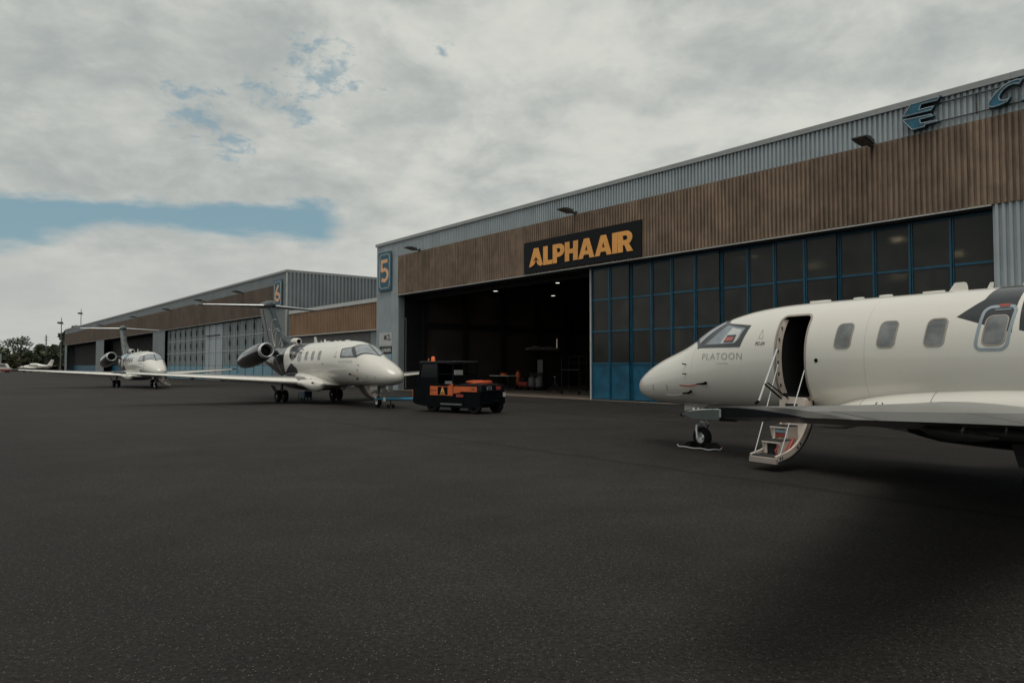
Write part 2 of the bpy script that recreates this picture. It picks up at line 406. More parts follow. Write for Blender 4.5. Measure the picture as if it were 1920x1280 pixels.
def white_livery():
    """white gloss with the dark tail livery of the fuselage and painted belly shade, laid out in the aircraft's own coordinates"""
    m = bpy.data.materials.new('white_gloss_dark_livery_belly_shade'); m.use_nodes = True; t = m.node_tree; N = NT(t); b = t.nodes['Principled BSDF']
    tc = N.n('ShaderNodeTexCoord'); sp = N.n('ShaderNodeSeparateXYZ'); N.l(tc.outputs['Object'], sp.inputs[0])
    x = N.m('MULTIPLY', sp.outputs[0], -1.0); y = sp.outputs[1]; z = sp.outputs[2]

    def convex(poly):
        cx = sum(p[0] for p in poly) / len(poly); cz = sum(p[1] for p in poly) / len(poly); r = None
        for i in range(len(poly)):
            (x0, z0), (x1, z1) = poly[i], poly[(i + 1) % len(poly)]
            a, c = z0 - z1, x1 - x0; L = math.hypot(a, c); a /= L; c /= L; k = -(a * x0 + c * z0)
            if a * cx + c * cz + k < 0: a, c, k = -a, -c, -k
            e = N.m('ADD', N.m('ADD', N.m('MULTIPLY', x, a), N.m('MULTIPLY', z, c)), k)
            r = e if r is None else N.m('MINIMUM', r, e)
        return r
    port = N.m('MAXIMUM', N.m('MAXIMUM', convex([(7.32, 2.42), (7.62, 2.67), (8.05, 2.67), (8.05, 2.17)]), convex([(7.61, 2.66), (7.68, 3.0), (8.05, 3.0), (8.05, 2.66)])),
               N.m('MAXIMUM', convex([(8.13, 3.0), (8.10, 2.7), (8.13, 2.2), (8.7, 2.02), (9.2, 2.3), (9.5, 3.0)]),
                   convex([(9.7, 3.0), (9.3, 1.9), (9.6, .5), (16, .5), (16, 3.2)])))
    star = N.m('MAXIMUM', convex([(7.72, 3.0), (7.80, 2.84), (8.26, 2.14), (8.69, 1.97), (9.05, 2.2), (9.35, 2.5), (9.6, 3.0)]),
               N.m('MAXIMUM', convex([(8.74, 1.88), (8.11, 1.62), (8.0, 1.2), (8.3, .5), (9.6, .5), (9.75, 1.3)]),
                   convex([(10.05, 3.0), (9.85, 2.43), (9.62, 1.89), (9.55, .5), (16, .5), (16, 3.2)])))
    belly_shade = convex([(6.35, .3), (6.75, .90), (11.5, .90), (11.5, .3)])  # shade under the belly, painted dark along with the livery
    sd_ = N.m('GREATER_THAN', y, 0.0)
    e = N.m('ADD', N.m('MULTIPLY', sd_, port), N.m('MULTIPLY', N.m('SUBTRACT', 1.0, sd_), star))
    msk = N.ss(N.m('MAXIMUM', e, belly_shade), -.004, .004)
    # fine cream pinstripes crossing the dark tail, as arcs
    for (cx, cz, rad) in ((10.9, 3.4, 1.15), (11.5, .6, 1.55), (12.6, 2.9, 1.0)):
        dx = N.m('SUBTRACT', x, cx); dz = N.m('SUBTRACT', z, cz)
        q = N.m('ABSOLUTE', N.m('SUBTRACT', N.m('SQRT', N.m('ADD', N.m('MULTIPLY', dx, dx), N.m('MULTIPLY', dz, dz))), rad))
        msk = N.m('MULTIPLY', msk, N.ss(q, .018, .024))
    nz = N.noise(tc.outputs['Object'], 1.2, 4, .55)
    wc = N.mix(nz, (.655, .632, .575), (.695, .672, .615))
    # faint grime along the belly lines
    g = N.m('MULTIPLY', N.ss(N.noise(tc.outputs['Object'], 6, 5, .65), .55, .8), .12)
    wc = N.mix(g, wc, (.45, .41, .36))
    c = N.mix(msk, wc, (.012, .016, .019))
    N.l(c, b.inputs['Base Color']); b.inputs['Roughness'].default_value = .28
    b.inputs['Coat Weight'].default_value = .7; b.inputs['Coat Roughness'].default_value = .07; b.inputs['Specular IOR Level'].default_value = .4
    return m


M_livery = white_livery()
M_white = mat('white_aircraft_paint', (.665, .642, .585), .3, var=.03, vs=1.3, coat=.6)
M_wing = mat('pale_grey_wing_paint', (.175, .174, .170), .35, var=.06, coat=.15)
M_wingtop = mat('grey_flap_paint', (.075, .076, .076), .4, var=.1, coat=.1)
M_nacelle = mat('gloss_black_cowling', (.010, .012, .014), .2, var=.1, coat=.9)
M_cabglass = mat('dark_cab_glass', (.008, .010, .011), .12, var=.2, coat=.2, spec=.3)
M_asphalt = asphalt()


def pane_glass():
    m = bpy.data.materials.new('dusty_wired_glass'); m.use_nodes = True; t = m.node_tree; N = NT(t)
    t.nodes.clear(); out = N.n('ShaderNodeOutputMaterial')
    tc = N.n('ShaderNodeTexCoord'); v = tc.outputs['Object']
    oi = N.n('ShaderNodeObjectInfo')
    va = N.n('ShaderNodeVectorMath', operation='ADD'); N.l(v, va.inputs[0]); N.l(N.m('MULTIPLY', oi.outputs['Random'], 91.0), va.inputs[1])
    nz = N.noise(va.outputs[0], 1.1, 5, .6)
    d = N.n('ShaderNodeBsdfDiffuse')
    dc = N.mix(N.ss(nz, .3, .7), (.028, .027, .024), (.060, .057, .050))
    k = N.m('ADD', .7, N.m('MULTIPLY', oi.outputs['Random'], .6)); cb = N.n('ShaderNodeCombineColor'); [N.l(k, cb.inputs[i]) for i in range(3)]
    N.l(N.mix(1.0, dc, cb.outputs[0], 'MULTIPLY'), d.inputs[0])
    rf = N.n('ShaderNodeBsdfRefraction'); rf.inputs['IOR'].default_value = 1.10; rf.inputs['Roughness'].default_value = .24; rf.inputs[0].default_value = (.62, .60, .55, 1)
    # reeded pattern breaks up what is seen through
    wv = N.n('ShaderNodeTexWave', bands_direction='X', i_Scale=9.0); N.l(v, wv.inputs[0])
    wv2 = N.n('ShaderNodeTexWave', bands_direction='Z', i_Scale=9.0); N.l(v, wv2.inputs[0])
    bp = N.n('ShaderNodeBump'); bp.inputs['Strength'].default_value = .25; bp.inputs['Distance'].default_value = .02
    N.l(N.m('ADD', wv.outputs[1], wv2.outputs[1]), bp.inputs['Height']); N.l(bp.outputs[0], rf.inputs['Normal'])
    mx = N.n('ShaderNodeMixShader'); mx.inputs[0].default_value = .62; N.l(rf.outputs[0], mx.inputs[1]); N.l(d.outputs[0], mx.inputs[2])
    gl = N.n('ShaderNodeBsdfGlossy'); gl.inputs['Roughness'].default_value = .25; gl.inputs[0].default_value = (.8, .85, .85, 1)
    fr = N.n('ShaderNodeFresnel'); fr.inputs[0].default_value = 1.45
    m2 = N.n('ShaderNodeMixShader'); N.l(N.m('MULTIPLY', fr.outputs[0], .85), m2.inputs[0]); N.l(mx.outputs[0], m2.inputs[1]); N.l(gl.outputs[0], m2.inputs[2])
    N.l(m2.outputs[0], out.inputs[0])
    return m


M_glass = pane_glass()

# ------------------------------------------------------------------ ground
g = MB(); gs = [-900, -300, -120, -60, -30, -12, 0, 12, 30, 60, 120, 300, 900]
g.add([(x, y, 0) for x in gs for y in gs], [(i * 13 + j, (i + 1) * 13 + j, (i + 1) * 13 + j + 1, i * 13 + j + 1) for i in range(12) for j in range(12)])
tag(g.obj('apron', M_asphalt, smooth=0), None, kind='structure')
v = MB(); v.add([(-320, 212, .012), (-105, 214, .012), (-60, 330, .012), (-400, 330, .012)], [(0, 1, 2, 3)])
tag(v.obj('grass_verge', M_grass, smooth=0), None, kind='structure')

# ------------------------------------------------------------------ facade frame shared by the hangars
FA = R(-50.591); FN = Vector((math.cos(FA), math.sin(FA), 0)); FBK = Vector((-FN.y, FN.x, 0)); FO = Vector((3.827, 36.379, 0))


def F(s, back=0.0, z=0.0): return FO + FN * s + FBK * back + Vector((0, 0, z))


# matrix for flat things hung on the facade: local X along it (to the near right), local Y up, local Z out to the apron
def FM(s, back, z): return Matrix.Translation(F(s, back, z)) @ Matrix.Rotation(FA, 4, 'Z') @ Matrix.Rotation(PI / 2, 4, 'X')


def rib_sheet(w, z0, z1, pitch=.18, depth=.075, y=0.0, x0=0.0):
    mb = MB(); n = max(1, round(w / pitch)); p = w / n; prof = []
    for i in range(n):
        a = x0 + i * p
        prof += [(a, y), (a + .36 * p, y), (a + .46 * p, y - depth), (a + .90 * p, y - depth)]
    prof.append((x0 + w, y))
    mb.loft([[(a, b, z0) for a, b in prof], [(a, b, z1) for a, b in prof]], closed=False)
    return mb


def hung(mesh, name, parent, x, y=0, z=0): return link(name, mesh, parent, Matrix.Translation((x, y, z)))


# ------------------------------------------------------------------ hangar five
H5 = thing('hangar', 'near hangar in brown and pale blue ribbed steel with tall blue glazed doors half open', 'hangar', FO, FA)
S0, S1, D0, D1 = -22.15, 26.0, -18.97, 18.08
ZT, ZB = 9.66, 6.86
sw = (S1 - D0) / 42
me = rib_sheet(sw, ZB, ZT).mesh('brown_cladding', M_brown, 0)
for i in range(42): hung(me, 'cladding_sheet', H5, D0 + i * sw, -.02 - .003 * (i % 2))
sw2 = (S1 - S0) / 45
me = rib_sheet(sw2, ZT, 10.72, depth=.075).mesh('steel_cladding', M_steel, 0)
for i in range(45): hung(me, 'cladding_sheet', H5, S0 + i * sw2, .03 - .003 * (i % 2))
me = rib_sheet(1.06, 0.0, ZT, pitch=.177).mesh('steel_cladding', M_steel, 0)
for i in range(3): hung(me, 'cladding_sheet', H5, S0 + i * 1.06, .034 - .003 * (i % 2))
me = rib_sheet(1.32, 0.0, ZB, pitch=.19).mesh('steel_cladding', M_steel, 0)
for i in range(6): hung(me, 'cladding_sheet', H5, D1 + i * 1.32, .034 - .003 * (i % 2))
cm = MB().box(0, 2.04, -.10, .5, 10.70, 10.90); cm.box(0, 2.04, -.115, -.10, 10.70, 10.905)
me = cm.mesh('capping', M_trim, 0)
for i in range(24): hung(me, 'roof_capping', H5, S0 - .06 + i * 2.045)
MB().box(D0, D1, -.09, .02, ZB - .045, ZB).obj('drip_flashing', M_white_trim, H5, 0)
mb = MB(); mb.box(S0 + .1, S0 + .3, .05, 38, 0, 10.7); mb.box(S1 - .2, S1, .05, 38, 0, 10.7); mb.box(S0 + .3, S1 - .2, 37.7, 38, 0, 10.7)
mb.obj('outer_wall', M_steel2, H5, 0)
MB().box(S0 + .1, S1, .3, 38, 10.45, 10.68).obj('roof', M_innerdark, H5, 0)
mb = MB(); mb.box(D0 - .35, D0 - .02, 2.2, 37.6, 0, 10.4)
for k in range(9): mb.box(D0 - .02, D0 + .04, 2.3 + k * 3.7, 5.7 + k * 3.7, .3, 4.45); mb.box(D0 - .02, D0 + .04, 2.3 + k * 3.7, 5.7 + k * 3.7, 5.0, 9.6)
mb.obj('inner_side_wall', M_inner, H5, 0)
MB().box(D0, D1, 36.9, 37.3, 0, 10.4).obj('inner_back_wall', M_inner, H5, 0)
for k in range(9): MB().box(D0 + .04, D0 + .34, 1.95 + k * 3.7, 2.25 + k * 3.7, 0, 10.4).obj('column', M_innerdark, H5, 0)
MB().box(D0 + .04, D0 + .16, 2.3, 36, 4.5, 4.9).obj('wall_rail', M_innerdark, H5, 0)
for k in range(6):
    b = MB(); y = 3 + k * 6
    b.box(D0, D1, y - .1, y + .1, 9.9, 10.4); b.box(D0, D1, y - .08, y + .08, 8.7, 8.9)
    for j in range(18): b.tube([(D0 + .5 + j * 2.03, y, 8.85), (D0 + 1.5 + j * 2.03, y, 9.95), (D0 + 2.5 + j * 2.03, y, 8.85)], .05, 5)
    b.obj('roof_truss', M_innerdark, H5, 0)
MB().add([(D0, -.15, .012), (D1, -.15, .012), (D1, 37, .012), (D0, 37, .012)], [(0, 1, 2, 3)]).obj('hangar_floor', M_concrete, H5, 0)
MB().box(D0 - .02, D0 + .02, .04, .50, 0, ZB - .05).obj('door_jamb', M_steel2, H5, 0)
MB().box(D0 - .03, D0 + .0, .50, 2.2, 0, ZB - .05).obj('inner_jamb', M_innerdark, H5, 0)
MB().box(D1, D1 + .03, .06, 1.2, 0, ZB - .05).obj('door_jamb', M_steel2, H5, 0)
MB().box(D0, D1, 1.15, 1.35, ZB - .35, 10.3).obj('inner_lintel', M_innerdark, H5, 0)
MB().box(D0 + .02, D1, .03, 1.1, ZB - .12, ZB - .05).obj('door_track', M_innerdark, H5, 0)
mb = MB(); mb.tube([(D0 + .06, .62, 0.1), (D0 + .06, .62, 5.1)], .022, 6); mb.tube([(D0 + .06, .62, 5.1), (D0 + .08, .55, 5.2)], .05, 6); mb.obj('conduit', M_trim, H5)

# sliding door leaves
LW = (D1 - .02) / 14
post = MB(); post.box(-.075, -.012, -.07, .05, 0, 6.72); post.box(.012, .045, -.045, .05, 0, 6.72)
MEP = post.mesh('door_post', M_bluepaint, 0)
rail = MB().box(.07, LW - .07, -.035, .03, -.04, .04).mesh('door_rail', M_bluepaint, 0)
rail.name = 'door_rail'
kick = MB(); kx0, kx1, kz0, kz1 = .047, LW - .077, .06, 1.82; cx, cz = (kx0 + kx1) / 2, (kz0 + kz1) / 2
kv = [(kx0, 0, kz0), (kx1, 0, kz0), (kx1, 0, kz1), (kx0, 0, kz1), (cx, .034, cz)]
kick.add(kv, [(0, 1, 4), (1, 2, 4), (2, 3, 4), (3, 0, 4)]); kick.add([(x, .05, z) for x, y, z in kv[:4]], [(0, 1, 2, 3)])
MEK = kick.mesh('kick_panel', M_bluekick, 0)
MEG = MB().box(.045, LW - .075, .0, .012, -.765, .765).mesh('glass_pane', M_glass, 0)
for i in range(14):
    leaf = link('door_leaf', None, H5, Matrix.Translation((.02 + i * LW, .40 + .14 * (i // 2 % 2), 0)))
    link('door_post', MEP, leaf)
    link('kick_panel', MEK, leaf)
    for z in (1.86, 3.48, 5.10, 6.70): link('door_rail', rail, leaf, Matrix.Translation((0, 0, z - .0)))
    for z in (2.67, 4.29, 5.90): link('glass_pane', MEG, leaf, Matrix.Translation((0, 0, z)))
MB().box(-.03, .035, .28, .62, 0, 6.74).obj('leading_edge_strip', M_white_trim, H5, 0)
MB().box(.0, D1, .34, .62, 6.71, 6.80).obj('door_head_rail', M_bluepaint, H5, 0)

# ------------------------------------------------------------------ hangar six
H6 = thing('hangar', 'long far hangar marked 6 with three door bays and pale grey folding doors', 'hangar', F(-39.74), FA)
E6 = -142.5
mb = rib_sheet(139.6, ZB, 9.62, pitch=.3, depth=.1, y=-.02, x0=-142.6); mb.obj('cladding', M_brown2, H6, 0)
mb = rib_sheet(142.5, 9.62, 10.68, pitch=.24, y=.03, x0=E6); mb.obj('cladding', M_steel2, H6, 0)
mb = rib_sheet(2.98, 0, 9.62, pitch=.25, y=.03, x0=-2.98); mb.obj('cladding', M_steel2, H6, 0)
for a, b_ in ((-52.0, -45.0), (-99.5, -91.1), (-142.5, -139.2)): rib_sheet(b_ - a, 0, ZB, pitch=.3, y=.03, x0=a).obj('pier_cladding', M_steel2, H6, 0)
MB().box(E6 - .1, .06, -.12, .5, 10.66, 10.86).obj('roof_capping', M_trim, H6, 0)
MB().box(E6, -2.9, -.09, .02, ZB - .05, ZB).obj('drip_flashing', M_white_trim, H6, 0)
MB().box(-.05, .07, -.06, .06, 0, 10.66).obj('corner_flashing', M_white_trim, H6, 0)
sm = rib_sheet(40, 0, 10.68, pitch=.38, depth=.15)
o = sm.obj('side_cladding', M_steel2, H6, 0); o.matrix_local = Matrix.Translation((0, .06, 0)) @ Matrix.Rotation(PI / 2, 4, 'Z')
mb = MB(); mb.box(E6, E6 + .2, .06, 40, 0, 10.66); mb.box(E6 + .2, -.1, 39.8, 40, 0, 10.66); mb.obj('outer_wall', M_steel2, H6, 0)
MB().box(E6, -.06, .3, 40, 10.4, 10.64).obj('roof', M_innerdark, H6, 0)
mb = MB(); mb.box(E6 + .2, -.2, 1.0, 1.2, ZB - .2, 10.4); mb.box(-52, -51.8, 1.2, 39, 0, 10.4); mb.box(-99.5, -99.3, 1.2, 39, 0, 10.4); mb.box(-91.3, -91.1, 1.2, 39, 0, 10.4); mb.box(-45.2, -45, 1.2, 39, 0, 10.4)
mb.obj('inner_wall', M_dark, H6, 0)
MB().box(-.06, .12, -.03, 40, 10.64, 10.88).obj('side_capping', M_trim, H6, 0)
# folding leaves of the near bay
pw = 1.30; x0 = -44.8; npan = 32
MS = {}
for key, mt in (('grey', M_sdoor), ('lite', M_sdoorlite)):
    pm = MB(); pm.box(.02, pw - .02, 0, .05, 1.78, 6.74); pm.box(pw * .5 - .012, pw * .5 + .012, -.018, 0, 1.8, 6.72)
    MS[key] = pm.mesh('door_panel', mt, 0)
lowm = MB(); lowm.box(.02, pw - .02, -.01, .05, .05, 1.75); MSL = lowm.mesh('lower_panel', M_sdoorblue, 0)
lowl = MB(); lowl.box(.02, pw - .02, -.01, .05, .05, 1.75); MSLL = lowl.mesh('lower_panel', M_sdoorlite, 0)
slot = MB()
for z in (2.75, 4.35, 5.95): slot.box(-.09, .09, -.035, -.002, z - .32, z + .32)
MSS = slot.mesh('door_slot', M_innerdark, 0)
rl = MB(); rl.box(0, pw, -.04, -.001, -.03, .03)
MSR = rl.mesh('door_rail', M_white_trim, 0)
for i in range(npan):
    xx = x0 + i * pw; s_abs = -39.74 + xx
    lite = -67.0 < s_abs < -60.6
    leaf = link('door_leaf', None, H6, Matrix.Translation((xx, .35 + (.06 if i % 2 else 0), 0)))
    link('door_panel', MS['lite' if lite else 'grey'], leaf); link('lower_panel', MSLL if lite else MSL, leaf)
    for z in (3.45, 5.1): link('door_rail', MSR, leaf, Matrix.Translation((0, 0, z)))
    if i % 2 == 0 and not lite: link('door_slot', MSS, leaf, Matrix.Translation((pw, 0, 0)))
MB().box(-65.9 + 39.74, -60.7 + 39.74, .24, .34, 5.38, 5.46).obj('wicket_head', M_innerdark, H6, 0)
MB().box(-45, -3, .48, .6, 0, ZB).obj('door_backing', M_innerdark, H6, 0)
# dark glazed leaves of the two far bays stand back in the openings
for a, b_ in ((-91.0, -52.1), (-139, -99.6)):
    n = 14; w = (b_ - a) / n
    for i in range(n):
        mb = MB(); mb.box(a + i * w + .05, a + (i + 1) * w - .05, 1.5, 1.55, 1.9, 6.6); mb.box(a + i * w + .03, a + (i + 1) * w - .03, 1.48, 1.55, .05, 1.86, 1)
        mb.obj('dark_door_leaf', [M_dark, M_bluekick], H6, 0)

# ------------------------------------------------------------------ low link building between the hangars
LK = thing('link_building', 'low brown annex with a wide grey roller shutter between the two hangars', 'building', F(-39.6), FA)
LWd = 17.4
MB()
rib_sheet(LWd, 4.52, 6.62, pitch=.3, depth=.09, y=.25, x0=.1).obj('cladding', M_tan, LK, 0)
MB().box(.1, LWd + .05, .12, .6, 6.62, 6.92).obj('roof_capping', M_white_trim, LK, 0)
MB().box(.1, LWd + .05, .14, .30, 4.46, 4.52).obj('drip_flashing', M_white_trim, LK, 0)
MB().box(.1, LWd, .6, 30, 6.5, 6.75).obj('roof', M_innerdark, LK, 0)
slat = MB(); slat.loft([[(0, 0, 0), (0, -.035, .04), (0, -.035, .11), (0, 0, .15)], [(15.2, 0, 0), (15.2, -.035, .04), (15.2, -.035, .11), (15.2, 0, .15)]], closed=False)
MSLT = slat.mesh('shutter_slat', M_shutter, 0)
for k in range(30): link('shutter_slat', MSLT, LK, Matrix.Translation((.5, .55, k * .15)))
MB().box(15.7, LWd, .45, .6, 0, 4.5).obj('pier', M_steel2, LK, 0)

# ------------------------------------------------------------------ signs on the facades
def number_sign(num, s0, s1, z0, z1, label):
    w, h = s1 - s0, z1 - z0
    t = thing('number_sign', label, 'sign'); t.matrix_world = FM((s0 + s1) / 2, -.16, (z0 + z1) / 2)
    shape2d('board', [rrect(-w / 2, w / 2, -h / 2, h / 2, .08)], .05, M_signblue, t, Matrix.Translation((0, 0, 0)))
    shape2d('border_line', [rrect(-w * .40, w * .40, -h * .44, h * .44, .28, 8), rrect(-w * .355, w * .355, -h * .424, h * .424, .22, 8)], .012, M_signline, t, Matrix.Translation((0, 0, .031)))
    # numeral drawn as a bent stroke
    if num == 5:
        pts = [(.30, .78), (-.26, .78), (-.30, .08)]
        a0 = 118
        pts += [(-.02 + .34 * math.cos(R(a)), -.30 + .43 * math.sin(R(a))) for a in range(128, -150, -14)]
    else:
        pts = [(.16, .86), (-.02, .60), (-.20, .22), (-.31, -.12)]
        pts += [(0 + .31 * math.cos(R(a)), -.38 + .38 * math.sin(R(a))) for a in range(165, 550, 14)]
    sw_ = .135; L, Rr = [], []
    pts = [(x * w * .78, y * h * .33) for x, y in pts]
    for i, p in enumerate(pts):
        a = Vector(pts[max(i - 1, 0)]); b = Vector(pts[min(i + 1, len(pts) - 1)]); d = (b - a).normalized(); nn = Vector((-d.y, d.x))
        if 0 < i < len(pts) - 1:
            d1 = (Vector(p) - a).normalized(); nn1 = Vector((-d1.y, d1.x)); k = 1 / max(.55, nn.dot(nn1))
        else: k = 1
        L.append((p[0] + nn.x * sw_ * k, p[1] + nn.y * sw_ * k)); Rr.append((p[0] - nn.x * sw_ * k, p[1] - nn.y * sw_ * k))
    nm = MB(); n = len(L)
    nm.loft([[(*L[i], .028), (*Rr[i], .028), (*Rr[i], .045), (*L[i], .045)] for i in range(n)])
    nm.obj('numeral', M_salmon, t, 0)


number_sign(5, -21.60, -19.72, 7.28, 10.16, 'blue upright board with a salmon 5 on the corner of the near hangar')
number_sign(6, -42.62, -40.50, 7.40, 10.06, 'blue upright board with a salmon 6 on the corner of the far hangar')

AB = thing('name_board', 'long black board with ALPHAAIR in amber capitals over the open hangar bay', 'sign'); AB.matrix_world = FM(-.46, -.13, 7.80)
bw, bh = 8.58, 1.72
for k in range(2): MB().box(-bw / 2 + k * bw / 2 + .004, -bw / 2 + (k + 1) * bw / 2 - .004, -bh / 2, bh / 2, -.03, .03).obj('board_panel', M_signblack, AB, 0)


def arc(cx, cy, rx, ry, a0, a1, n=10): return [(cx + rx * math.cos(R(a0 + (a1 - a0) * k / n)), cy + ry * math.sin(R(a0 + (a1 - a0) * k / n))) for k in range(n + 1)]


GL = {
    'A': ([[(0, 0), (.34, 1), (.62, 1), (.96, 0), (.68, 0), (.625, .185), (.335, .185), (.28, 0)], [(.40, .39), (.56, .39), (.48, .66)]], .96),
    'L': ([[(0, 0), (0, 1), (.28, 1), (.28, .23), (.60, .23), (.60, 0)]], .60),
    'P': ([[(0, 0), (0, 1), (.42, 1)] + arc(.42, .655, .33, .345, 90, -90) + [(.28, .31), (.28, 0)], [(.28, .77), (.40, .77)] + arc(.40, .655, .10, .115, 90, -90) + [(.28, .54)]], .75),
    'H': ([[(0, 0), (0, 1), (.28, 1), (.28, .62), (.52, .62), (.52, 1), (.80, 1), (.80, 0), (.52, 0), (.52, .38), (.28, .38), (.28, 0)]], .80),
    'I': ([[(0, 0), (0, 1), (.28, 1), (.28, 0)]], .28),
    'R': ([[(0, 0), (0, 1), (.44, 1)] + arc(.44, .665, .33, .335, 90, -62) + [(.82, 0), (.50, 0), (.36, .33), (.28, .33), (.28, 0)], [(.28, .78), (.42, .78)] + arc(.42, .67, .10, .11, 90, -90) + [(.28, .56)]], .82),
    'a': ([[(0, 0), (.34, 1), (.62, 1), (.96, .04)] + arc(.80, .10, .14, .10, -40, -150, 5) + [(.60, .10), (.535, .22), (.535, .36), (.66, .26), (.66, .33), (.52, .46), (.48, .56), (.44, .46), (.30, .33), (.30, .26), (.425, .36), (.425, .22), (.35, .12), (.18, .02)]], .96),
}
adv = 0; lets = []
for ch in 'aLPHAAIR':
    polys, w = GL[ch]; lets.append((polys, adv)); adv += w + (.035 if ch not in 'AaI' else .02)
tw, th = 7.66, 1.02
for polys, a in lets:
    shape2d('letter', [[((a + x) * tw / adv - tw / 2, (y - .5) * th) for x, y in p] for p in polys], .03, M_amber, AB, Matrix.Translation((0, -.05, .046)))

# small boards low on the corner
b1 = thing('small_board', 'white notice board reading MCE with a faint pink mark, on the hangar corner', 'sign'); b1.matrix_world = FM(-20.67, -.06, 3.68)
MB().box(-.9, .9, -.48, .48, -.02, .02).obj('board', M_board, b1, 0)
text_obj('lettering', 'MCE', .58, .006, M_ink, b1, Matrix.Translation((.22, .12, .024)), sx=.8, bold=.012)
text_obj('lettering', '®', .16, .006, M_ink, b1, Matrix.Translation((.74, -.02, .024)))
mb = MB()
for k in range(3): mb.box(-.78, .80, -.2 - k * .1, -.17 - k * .1, .021, .025)
mb.obj('text_line', M_signline, b1, 0)
mb = MB(); mb.box(-.70, -.36, .15, .19, .021, .026); mb.box(-.55, -.51, -.1, .42, .021, .026); mb.box(-.66, -.40, .33, .36, .021, .026); mb.obj('pink_mark', M_pink, b1, 0)
b2 = thing('small_board', 'black narrow board reading GARMIN in white, under the white board', 'sign'); b2.matrix_world = FM(-20.67, -.06, 2.88)
MB().box(-.86, .86, -.24, .24, -.02, .02).obj('board', M_signblack, b2, 0)
text_obj('lettering', 'GARMIN', .40, .006, M_board, b2, Matrix.Translation((.16, -.01, .024)), sx=.86, bold=.012)
shape2d('triangle_mark', [[(-.80, -.12), (-.62, .14), (-.56, -.12)]], .006, M_board, b2, Matrix.Translation((0, 0, .024)))
b3 = thing('small_board', 'pale blue board with dark marks, lowest of the three on the corner', 'sign'); b3.matrix_world = FM(-20.67, -.06, 2.18)
MB().box(-.86, .86, -.42, .42, -.02, .02).obj('board', M_boardblue, b3, 0)
mb = MB(); mb.box(-.1, .25, .02, .12, .021, .026); mb.box(.1, .6, -.22, -.10, .021, .026); mb.box(-.7, -.3, .2, .26, .021, .026); mb.obj('dark_mark', M_ink, b3, 0)


def sign_letter(name, label, polys_sz):
    """cut-out letter standing off the wall: deep box, blue face, pale tube round the edge. polys in (s, z)"""
    cs = sum(p[0] for p in polys_sz[0]) / len(polys_sz[0]); cz = sum(p[1] for p in polys_sz[0]) / len(polys_sz[0])
    t = thing(name, label, 'sign letter', group='big blue letters along the roof edge'); t.matrix_world = FM(cs, -.25, cz)
    for pl_ in polys_sz:
        q = [(a - cs, b - cz) for a, b in pl_]
        cx = sum(p[0] for p in q) / len(q); cy = sum(p[1] for p in q) / len(q)
        shape2d('letter_box', [q], .16, M_letterside, t, Matrix.Translation((0, 0, -.08)))
        shape2d('letter_face', [[(x, y) for x, y in q]], .01, M_letterblue, t, Matrix.Translation((0, 0, .007)))
        # outline tube, inset
        n = len(q); ins = []
        area = sum(q[i][0] * q[(i + 1) % n][1] - q[(i + 1) % n][0] * q[i][1] for i in range(n)); sg = 1 if area > 0 else -1
        for i in range(n):
            a, b, c = Vector(q[i - 1]), Vector(q[i]), Vector(q[(i + 1) % n]); d1 = (b - a).normalized(); d2 = (c - b).normalized()
            n1 = Vector((-d1.y, d1.x)) * sg; n2 = Vector((-d2.y, d2.x)) * sg; nn = (n1 + n2); nn = nn.normalized() if nn.length > .05 else n1
            k = .028 / max(.5, nn.dot(n1)); ins.append((b.x + nn.x * k, b.y + nn.y * k, .022))
        tb = MB()
        for i in range(n): tb.tube([ins[i], ins[(i + 1) % n]], .012, 5)
        tb.obj('outline_tube', M_neon, t)


sign_letter('sign_letter', 'blue arrow shaped letter E standing off the ribbed roof edge', [
    [(15.527, 10.29), (15.815, 10.70), (16.759, 10.72), (16.658, 10.56), (16.168, 10.573), (16.109, 10.441), (16.579, 10.442), (16.465, 10.285)],
    [(15.514, 10.217), (16.463, 10.19), (16.55, 10.072), (16.124, 10.065), (16.145, 9.965), (16.635, 9.943), (16.699, 9.86), (16.278, 9.85), (16.255, 9.782), (15.844, 9.765)]])
sign_letter('sign_letter', 'blue slanted letter C standing off the ribbed roof edge', [
    [(19.053, 10.552), (18.957, 10.402), (18.80, 10.45), (18.66, 10.425), (18.537, 10.349), (18.46, 10.25), (18.425, 10.16), (18.45, 10.08), (18.531, 10.053), (18.62, 10.06), (18.723, 10.087), (18.625, 9.945), (18.50, 9.905), (18.372, 9.88), (18.22, 9.875), (18.12, 9.91), (18.089, 9.997), (18.12, 10.10), (18.202, 10.22), (18.30, 10.33), (18.40, 10.42), (18.52, 10.50), (18.657, 10.563), (18.77, 10.59), (18.886, 10.60), (18.98, 10.585)]])
sign_letter('sign_letter', 'blue slanted letter beside the C, cut off by the picture edge', [
    [(18.98, 9.88), (19.55, 10.60), (19.82, 10.60), (19.98, 9.88), (19.76, 9.88), (19.73, 10.03), (19.40, 10.03), (19.28, 9.88)]])
SR = thing('sign_rail', 'two thin horizontal tubes carrying the big blue letters', 'rail'); SR.matrix_world = FM(15.5, 0, 10)
for z in (.52, -.09):
    MB().tube([(0.2, z, .09), (9.5, z, .09)], .022, 8).obj('rail_tube', M_lampbody, SR)
mb = MB()
for k in range(6): mb.box(.5 + k * 1.7, .55 + k * 1.7, -.12, .56, .02, .07)
mb.obj('bracket', M_lampbody, SR, 0)

